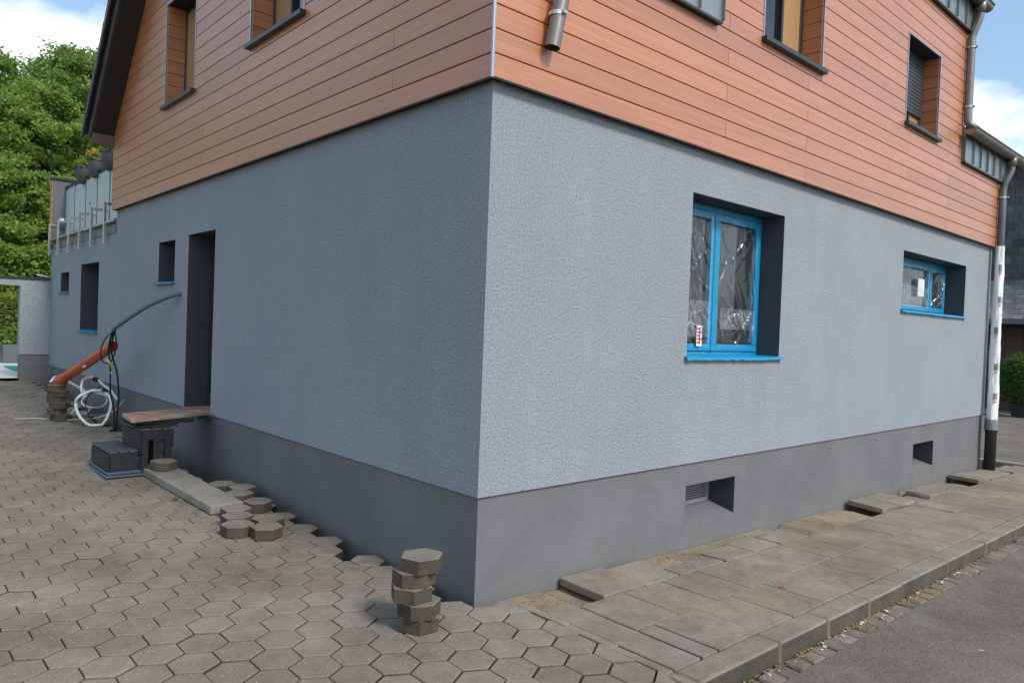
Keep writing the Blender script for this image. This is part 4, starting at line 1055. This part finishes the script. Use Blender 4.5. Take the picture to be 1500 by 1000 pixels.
for q, (p, lab) in enumerate((((-.34, 7.56, .655), 'black coupling on the white hose beside the cables'), ((-.41, 7.75, .80), 'black coupling on the small high hose loop'))):
    mb = MB(); mb.tube([Vector(p)+Vector((-.035, 0, .012)), Vector(p)+Vector((.035, 0, -.012))], .031, 12); tag(obj('hose_coupling', mb, 'black_plastic'), lab, 'coupling', 'hose couplings')
# broken slabs and flat bits leaning along the plinth behind the steps
rr = random.Random(31)
for k, (x, y, lx, ly, rz, lab) in enumerate(((-.20, 6.4, .18, .34, .1, 'dark broken slab piece on the pavers behind the cables'), (-.18, 7.9, .16, .5, -.1, 'flat stone piece lying under the coiled hoses'), (-.16, 9.3, .15, .45, .05, 'flat dark stone piece by the plinth beyond the hoses'), (-.2, 10.6, .18, .4, .2, 'flat dark stone piece by the plinth near the garden wall'))):
    me = slabmesh('stone_piece', 'paver_loose', lx, ly, .05, .008, 330+k, .015); tag(link('stone_piece', me, None, loc=(x-.11, y, S(x-.1, y)+.056), rot=(.03, 0, rz)), lab, 'stone', 'stone pieces along the yard wall')

# ------------------------------------------------------------------ garden wall with opening, and the garden behind
gw = tag(empty('garden_wall', (-.3, YE+.1, S(-.3, YE))), 'grey rendered garden wall with a gateway, joined to the house end', 'wall')
gp = Vector(gw.location)
def gbox(nm, a, b, mat, bev=0.):
    mb = MB(); mb.box(tuple(Vector(a)-gp), tuple(Vector(b)-gp), 0, bev); return obj(nm, mb, mat, gw)
zb = S(-.3, YE)
gbox('wall_panel', (-.50, YE-.02, .85), (-.002, YE+.20, 2.17), 'stucco'); gbox('wall_base', (-.485, YE-.005, zb-.3), (.015, YE+.19, .848), 'plinth')
gbox('lintel', (-2.6, YE-.02, 2.17), (-.002, YE+.20, 2.30), 'stucco'); gbox('coping', (-2.64, YE-.05, 2.302), (.03, YE+.24, 2.335), 'dark_metal')
gbox('wall_panel', (-3.1, YE-.02, .85), (-2.6, YE+.20, 2.298), 'stucco'); gbox('wall_base', (-3.085, YE-.005, zb-.3), (-2.615, YE+.19, .848), 'plinth')
mb = MB(); mb.box((-.16, YE+.02, 2.337), (-.02, YE+.12, 2.355)); t = tag(empty('flood_lamp', (-.12, YE+.07, 2.337)), 'small white flood lamp on the coping of the garden wall', 'lamp')
mb = MB(); mb.box((-.02, -.02, 0), (.10, .02, .012)); mb.box((.05, -.015, .01), (.08, .015, .035)); obj('bracket', mb, 'dark_metal', t)
mb = MB(); mb.box((-.12, -.045, .030), (.07, .045, .052), 0, .006, Matrix.Rotation(.18, 4, 'Y')); obj('lamp_head', mb, 'white_paint', t)
mb = MB(); sheet(mb, -7, 8, YE+.02, 21.0, 6, 4, lambda x, y: S(-3, YE)+.004); tag(obj('patio', mb, 'patio_pale'), kind='structure')
mb = MB(); sheet(mb, -60, 60, 21.0, 90, 8, 8, lambda x, y: S(-3, YE)-.01); tag(obj('lawn', mb, 'leaf_mid'), kind='structure')
t = tag(empty('planter_box', (.05, 18.2, .40)), 'dark grey rectangular planter on the patio before the hedge', 'planter')
mb = MB(); mb.box((-.20, -.25, 0), (.9, .25, .44), 0, .01); obj('box', mb, 'pot_grey', t); mb = MB(); mb.box((-.18, -.23, .442), (.88, .23, .45)); obj('soil', mb, 'soil', t)
mb = MB(); mb.box((-.30, 15.2, S(-3, YE)+.008), (.3, 16.6, S(-3, YE)+.03), 0, .004); tag(obj('garden_mat', mb, 'teal'), 'small green mat lying on the pale patio beyond the gateway', 'mat')

# ------------------------------------------------------------------ trees, hedge
def leaves(name, P, size, mat, parent, seed=0):
    g = np.random.default_rng(seed); n = len(P)
    e1 = g.normal(size=(n, 3)); e1[:, 2] *= .6; e1 /= np.linalg.norm(e1, axis=1)[:, None]
    e2 = np.cross(e1, g.normal(size=(n, 3))); e2 /= np.linalg.norm(e2, axis=1)[:, None]
    s = (size*g.uniform(.6, 1.35, n))[:, None]
    v = np.stack([P-e1*s, P+e2*s*.55, P+e1*s, P-e2*s*.55], 1).reshape(-1, 3)
    me = bpy.data.meshes.new(name); me.vertices.add(4*n); me.vertices.foreach_set('co', v.astype(np.float32).ravel())
    me.loops.add(4*n); me.loops.foreach_set('vertex_index', np.arange(4*n, dtype=np.int32)); me.polygons.add(n)
    me.polygons.foreach_set('loop_start', np.arange(0, 4*n, 4, dtype=np.int32)); me.polygons.foreach_set('loop_total', np.full(n, 4, dtype=np.int32))
    me.materials.append(M[mat]); me.update(); me.validate(); return link(name, me, parent)
def tree(x, y, z0, h, rx, base, mat, label, seed, nclump=320, per=200, size=.08, group='trees behind the garden wall', nm='deciduous_tree'):
    g = np.random.default_rng(seed); rr = random.Random(seed); t = tag(empty(nm, (x, y, z0)), label, 'tree', group)
    mb = MB(); hz = h-base; mb.tube(spline([(0, 0, -.3), (.1*rr.random(), .1, base*.6), (.2*rr.uniform(-1, 1), .2*rr.uniform(-1, 1), base+hz*.35), (.3*rr.uniform(-1, 1), 0, base+hz*.8)], 5), [max(.03, .028*h*(1-k/16.5)) for k in range(16)], 10)
    C = []
    lobes = [(g.uniform(-.45, .45)*rx, g.uniform(-.45, .45)*rx, base+hz*g.uniform(.25, .8), g.uniform(.45, .7)*rx) for _ in range(9)]+[(0, 0, base+hz*.5, rx*.62), (0, 0, base+hz*.82, rx*.36)]
    while len(C) < nclump:
        l = lobes[g.integers(len(lobes))]; d = g.normal(size=3); d /= np.linalg.norm(d); q = np.array(l[:3])+d*l[3]*g.uniform(.55, 1.0)*np.array([1, 1, 1.05])
        if q[2] < base*.9 or q[2] > h: continue
        C.append(q)
    C = np.array(C)
    for k in range(0, nclump, 5): p = C[k]; zt = base+(p[2]-base)*.4; mb.tube([(0, 0, zt), tuple(np.array([0, 0, zt])*.4+p*.55+np.array([0, 0, .05])), tuple(p)], [.012*h*.5, .006*h*.6, .015], 5)
    obj('trunk', mb, 'bark', t)
    rad = g.uniform(.22, .62, nclump)*rx/4.2
    idx = np.repeat(np.arange(nclump), per); d = g.normal(size=(len(idx), 3)); d /= np.linalg.norm(d, axis=1)[:, None]
    P = C[idx]+d*(rad[idx]*np.where(g.random(len(idx)) < .12, g.uniform(1.2, 2.0, len(idx)), g.uniform(.3, 1.25, len(idx))))[:, None]*np.array([1.15, 1.15, .75])
    leaves('crown', P, size, mat, t, seed+1); return t
GZ = S(-3, YE)-.02
tree(.6, 37, GZ, 14.2, 4.3, 2.0, 'leaf_dark', 'tall dark broadleaf tree rising behind the garden gateway', 11, 350, 300, 0.095)
tree(5.6, 40, GZ, 15.6, 4.2, 2.2, 'leaf_dark', 'tall dark broadleaf tree whose crown rises beside the roof verge', 12, 350, 300, 0.095)
tree(3.1, 31.5, GZ, 11.0, 2.8, 1.6, 'leaf_mid', 'mid-green tree behind the glass railing, between the tall dark ones', 13, 262, 284, 0.078)
tree(.3, 25.5, GZ, 7.0, 2.0, 1.0, 'leaf_bright', 'bright yellow-green small tree above the garden wall', 14, 227, 284, 0.062)
tree(2.5, 26.5, GZ, 6.4, 1.8, 1.0, 'leaf_mid', 'small green tree close behind the terrace end wall', 15, 210, 284, 0.062)
tree(-3.2, 31, GZ, 12, 3.6, 1.6, 'leaf_mid', 'broad mid-green tree farther along the hedge from the house', 16, 262, 254, 0.084)
tree(-8.5, 27, GZ, 12.5, 3.6, 1.5, 'leaf_mid', 'unseen broad tree at the far garden corner, added for the cladding reflection', 18, 210, 220, 0.084)  # added out of view so the gable cladding mirrors foliage instead of sky
tree(-13.5, 20, GZ, 12, 3.6, 1.5, 'leaf_mid', 'unseen broad tree beyond the garden wall end, added for the cladding reflection', 19, 210, 220, 0.084)  # second unseen tree, also added to darken the reflection in the gable boards
tree(10.5, 44, GZ, 15, 4.0, 2.2, 'leaf_dark', 'dark tree standing behind the house roof', 17, 210, 224, 0.101)
def hedge(x0, x1, y0, y1, z0, z1, label, seed, n, top='leaf_hedge', low='leaf_bright', sz=.05):
    t = tag(empty('hedge', ((x0+x1)/2, (y0+y1)/2, z0)), label, 'hedge'); c = np.array(t.location); g = np.random.default_rng(seed)
    P = g.uniform(0, 1, (n, 3)); side = g.integers(0, 3, n)
    P[side == 0, 1] = g.uniform(0, .12, (side == 0).sum()); P[side == 1, 2] = g.uniform(.9, 1.03, (side == 1).sum())
    Q = np.stack([x0+(x1-x0)*P[:, 0], y0+(y1-y0)*P[:, 1], z0+(z1-z0)*P[:, 2]], 1); Q += .07*np.sin(Q[:, [1, 2, 0]]*5)
    lowm = Q[:, 2] < z0+.62*(z1-z0)
    leaves('foliage', Q[lowm]-c, sz, low, t, seed+1); leaves('new_growth', Q[~lowm]-c, sz, top, t, seed+2)
    mb = MB(); mb.box(tuple(np.array((x0+.2, y0+.25, z0-.1))-c), tuple(np.array((x1-.2, y1-.2, z1-.2))-c)); obj('branches', mb, 'hedge_core', t)
hedge(-7, 6, 20.6, 21.8, GZ, 2.05, 'clipped yellow-green hedge seen through the gateway', 21, 26000)

hedge(-9, 9, 23.2, 24.6, GZ, 3.6, 'taller green hedge row standing behind the clipped hedge', 25, 45000, 'leaf_mid', 'leaf_mid', .075)

# ------------------------------------------------------------------ neighbour across the side road
NX = 29.; nz0 = KX*NX+RZ+.012
nh = tag(empty('neighbour_house', (NX, 3, nz0)), 'slate-clad neighbour house with brown garage door across the side road', 'house'); npos = Vector(nh.location)
def nbox(nm, a, b, mat, par=None, bev=0.):
    mb = MB(); mb.box(tuple(Vector(a)-npos), tuple(Vector(b)-npos), 0, bev); return obj(nm, mb, mat, par or nh)
nbox('wall', (NX, -3, nz0-.4), (NX+8, 9, 8.4), 'slate'); ybase = nbox('base', (NX-.06, -3, nz0-.3), (NX-.002, 9, nz0+.42), 'kerb')
# slates on the front wall
ns = MB(); ns.box((-.022, -.185, -.17), (0, .185, .165)); nsm = ns.mesh('wall_slate', 'slate'); z = 4.3; row = 0
wl_ = nh
while z < 8.3:
    y = 2.6+(.2 if row % 2 else 0)
    while y < 6.2:
        link('wall_slate', nsm, nh, loc=(-.012+random.uniform(-.003, .003), y-npos.y, z-npos.z), rot=(random.gauss(0, .01), -.09+random.gauss(0, .012), 0)); y += .39
    z += .31; row += 1
# lean-to roof with slates, fascia, garage door
mb = MB(); a = Vector((NX-.02, 0, 4.12))-npos
mb.prism([(-.02, -6, 4.14-npos.z), (-.02, 6, 4.14-npos.z), (-1.5, 6, 2.72-npos.z), (-1.5, -6, 2.72-npos.z)], (0, 0, -.12)); lr = obj('canopy_roof', mb, 'slate_roof', nh)
rs = MB(); rs.box((-.20, -.16, 0), (.20, .16, .018)); rsm = rs.mesh('roof_slate', 'slate_roof'); ang = math.atan2(1.42, 1.48); row = 0; s = .12
while s < 2.05:
    y = 2.4+(.17 if row % 2 else 0)
    while y < 6.4: link('roof_slate', rsm, lr, loc=(-1.5+s*math.cos(ang), y-npos.y, 2.73-npos.z+s*math.sin(ang)+.012), rot=(random.gauss(0, .01), -ang+.05, 0)); y += .335
    s += .27; row += 1
nbox('fascia', (NX-1.58, -3, 2.52), (NX-1.44, 9, 2.70), 'zinc_dark'); nbox('wall', (NX-.35, -3, nz0-.3), (NX-.062, 9, 2.6), 'garage_brown')
gd = nbox('garage_door', (NX-.42, 1.6, nz0+.44), (NX-.352, 4.9, 2.45), 'garage_brown')
for k in range(6): nbox('door_plank', (NX-.445, 1.65+.54*k, nz0+.46), (NX-.422, 1.65+.54*k+.525, 2.42), 'garage_brown', gd, .006)
gd2 = nbox('handle', (NX-.47, 3.2, .6), (NX-.446, 3.35, .64), 'steel', gd)
nbox('roof', (NX-.5, -3.4, 8.402), (NX+8.4, 9.4, 8.6), 'tile')
# clipped shrub in its tub
t = tag(empty('shrub', (25.6, 3.02, KX*25.6+RZ+.014)), 'round clipped evergreen shrub in a dark tub before the garage', 'shrub')
mb = MB(); mb.tube([(0, 0, 0), (0, 0, .42), (0, 0, .46)], [.30, .38, .40], 18); obj('tub', mb, 'iron', t); mb = MB(); mb.tube([(0, 0, .4), (0, 0, 1.2)], .05, 8); obj('stem', mb, 'bark', t)
g = np.random.default_rng(5); d = g.normal(size=(9000, 3)); d /= np.linalg.norm(d, axis=1)[:, None]; P = d*(g.uniform(.55, 1.02, 9000)**.5*.78)[:, None]*np.array([1, 1, 1.12]); P *= (1+.07*np.sin(d*7)[:, :1]); P[:, 2] += 1.25
leaves('foliage', P, .045, 'leaf_box', t, 6)

# ------------------------------------------------------------------ small debris
def chips(name, pts, mat, lab, smin, smax, seed, flat=.35):
    mb = MB(); q = random.Random(seed)
    for (x, y, z) in pts:
        s = q.uniform(smin, smax); Mx = Matrix.Translation((x, y, z+s*flat*.4)) @ Matrix.Rotation(q.uniform(0, 6.28), 4, 'Z') @ Matrix.Rotation(q.gauss(0, .3), 4, 'X')
        mb.box((-s/2, -s*q.uniform(.25, .5), -s*flat/2), (s/2, s*q.uniform(.25, .5), s*flat/2), 0, 0, Mx)
    return tag(obj(name, mb, mat), lab, 'debris', kind='stuff')
q = random.Random(77)
chips('leaf_litter', [(q.uniform(.6, 10), -1.478-abs(q.gauss(0, .018)), 0) for _ in range(900)] and [(x, -1.482-abs(q.gauss(0, .022)), KX*max(x, 0)+RZ+.008) for x in [q.uniform(.2, 10) for _ in range(900)]], 'leaf_dry', 'dry leaf litter gathered along the kerb foot', .006, .020, 1, .15)
chips('pale_litter', [(x, -1.50-abs(q.gauss(0, .03)), KX*x+RZ+.012) for x in [q.uniform(.8, 4.5) for _ in range(26)]], 'pale_chip', 'pale blossom crumbs in the kerb gutter', .010, .024, 2, .2)
chips('sand_crumbs', [(x, y, sandlevel(x, y)) for x, y in [(q.uniform(.28, 3.7), q.uniform(-.42, -.05)) for _ in range(900)] if not (.76 < x < 1.6)], 'sand', 'sand crumbs where pavement slabs were lifted', .004, .013, 3, .6)
chips('yard_crumbs', [(x, y, S(x, y)+.002) for x, y in [(-.74+q.gauss(0, .06), q.uniform(2.5, 4.3)) for _ in range(220)]], 'sand', 'earth crumbs along the long slab', .005, .018, 4, .5)
chips('road_specks', [(q.uniform(1, 9), -1.75-abs(q.gauss(0, 1.0)), 0) for _ in range(1)] and [(x, y, KX*x+RZ+.002) for x, y in [(q.uniform(.8, 8), -1.72-abs(q.gauss(0, .8))) for _ in range(70)]], 'pale_chip', 'pale specks scattered on the asphalt', .008, .03, 5, .08)
mb = MB(); rr = random.Random(8)
for k in range(26):
    a = rr.uniform(0, 6.28); l_ = rr.uniform(.02, .055); c_ = Vector((-.74+rr.gauss(0, .012), 3.28+rr.gauss(0, .012), S(-.74, 3.28))); tip = c_+Vector((math.cos(a)*l_*.6, math.sin(a)*l_*.6, l_)); sd2 = Vector((-math.sin(a), math.cos(a), 0))*.004
    mb.face([c_-sd2, c_+sd2, tip])
tag(obj('weed', mb, 'weed'), 'small green weed tuft in a paving joint beside the long pale slab', 'weed')
mb = MB()
for (dx_, dy_, a) in ((0, 0, .3), (.012, -.01, 1.6)):
    c_ = Vector((1.98+dx_, -1.0+dy_, KX*2+.016)); u = Vector((math.cos(a), math.sin(a), .35)).normalized()*.022; w_ = Vector((-math.sin(a), math.cos(a), .1))*.013
    mb.face([c_-u, c_+w_, c_+u, c_-w_])
tag(obj('fallen_leaf', mb, 'leaf_red'), 'small red-brown leaf fallen on a pavement slab', 'leaf')
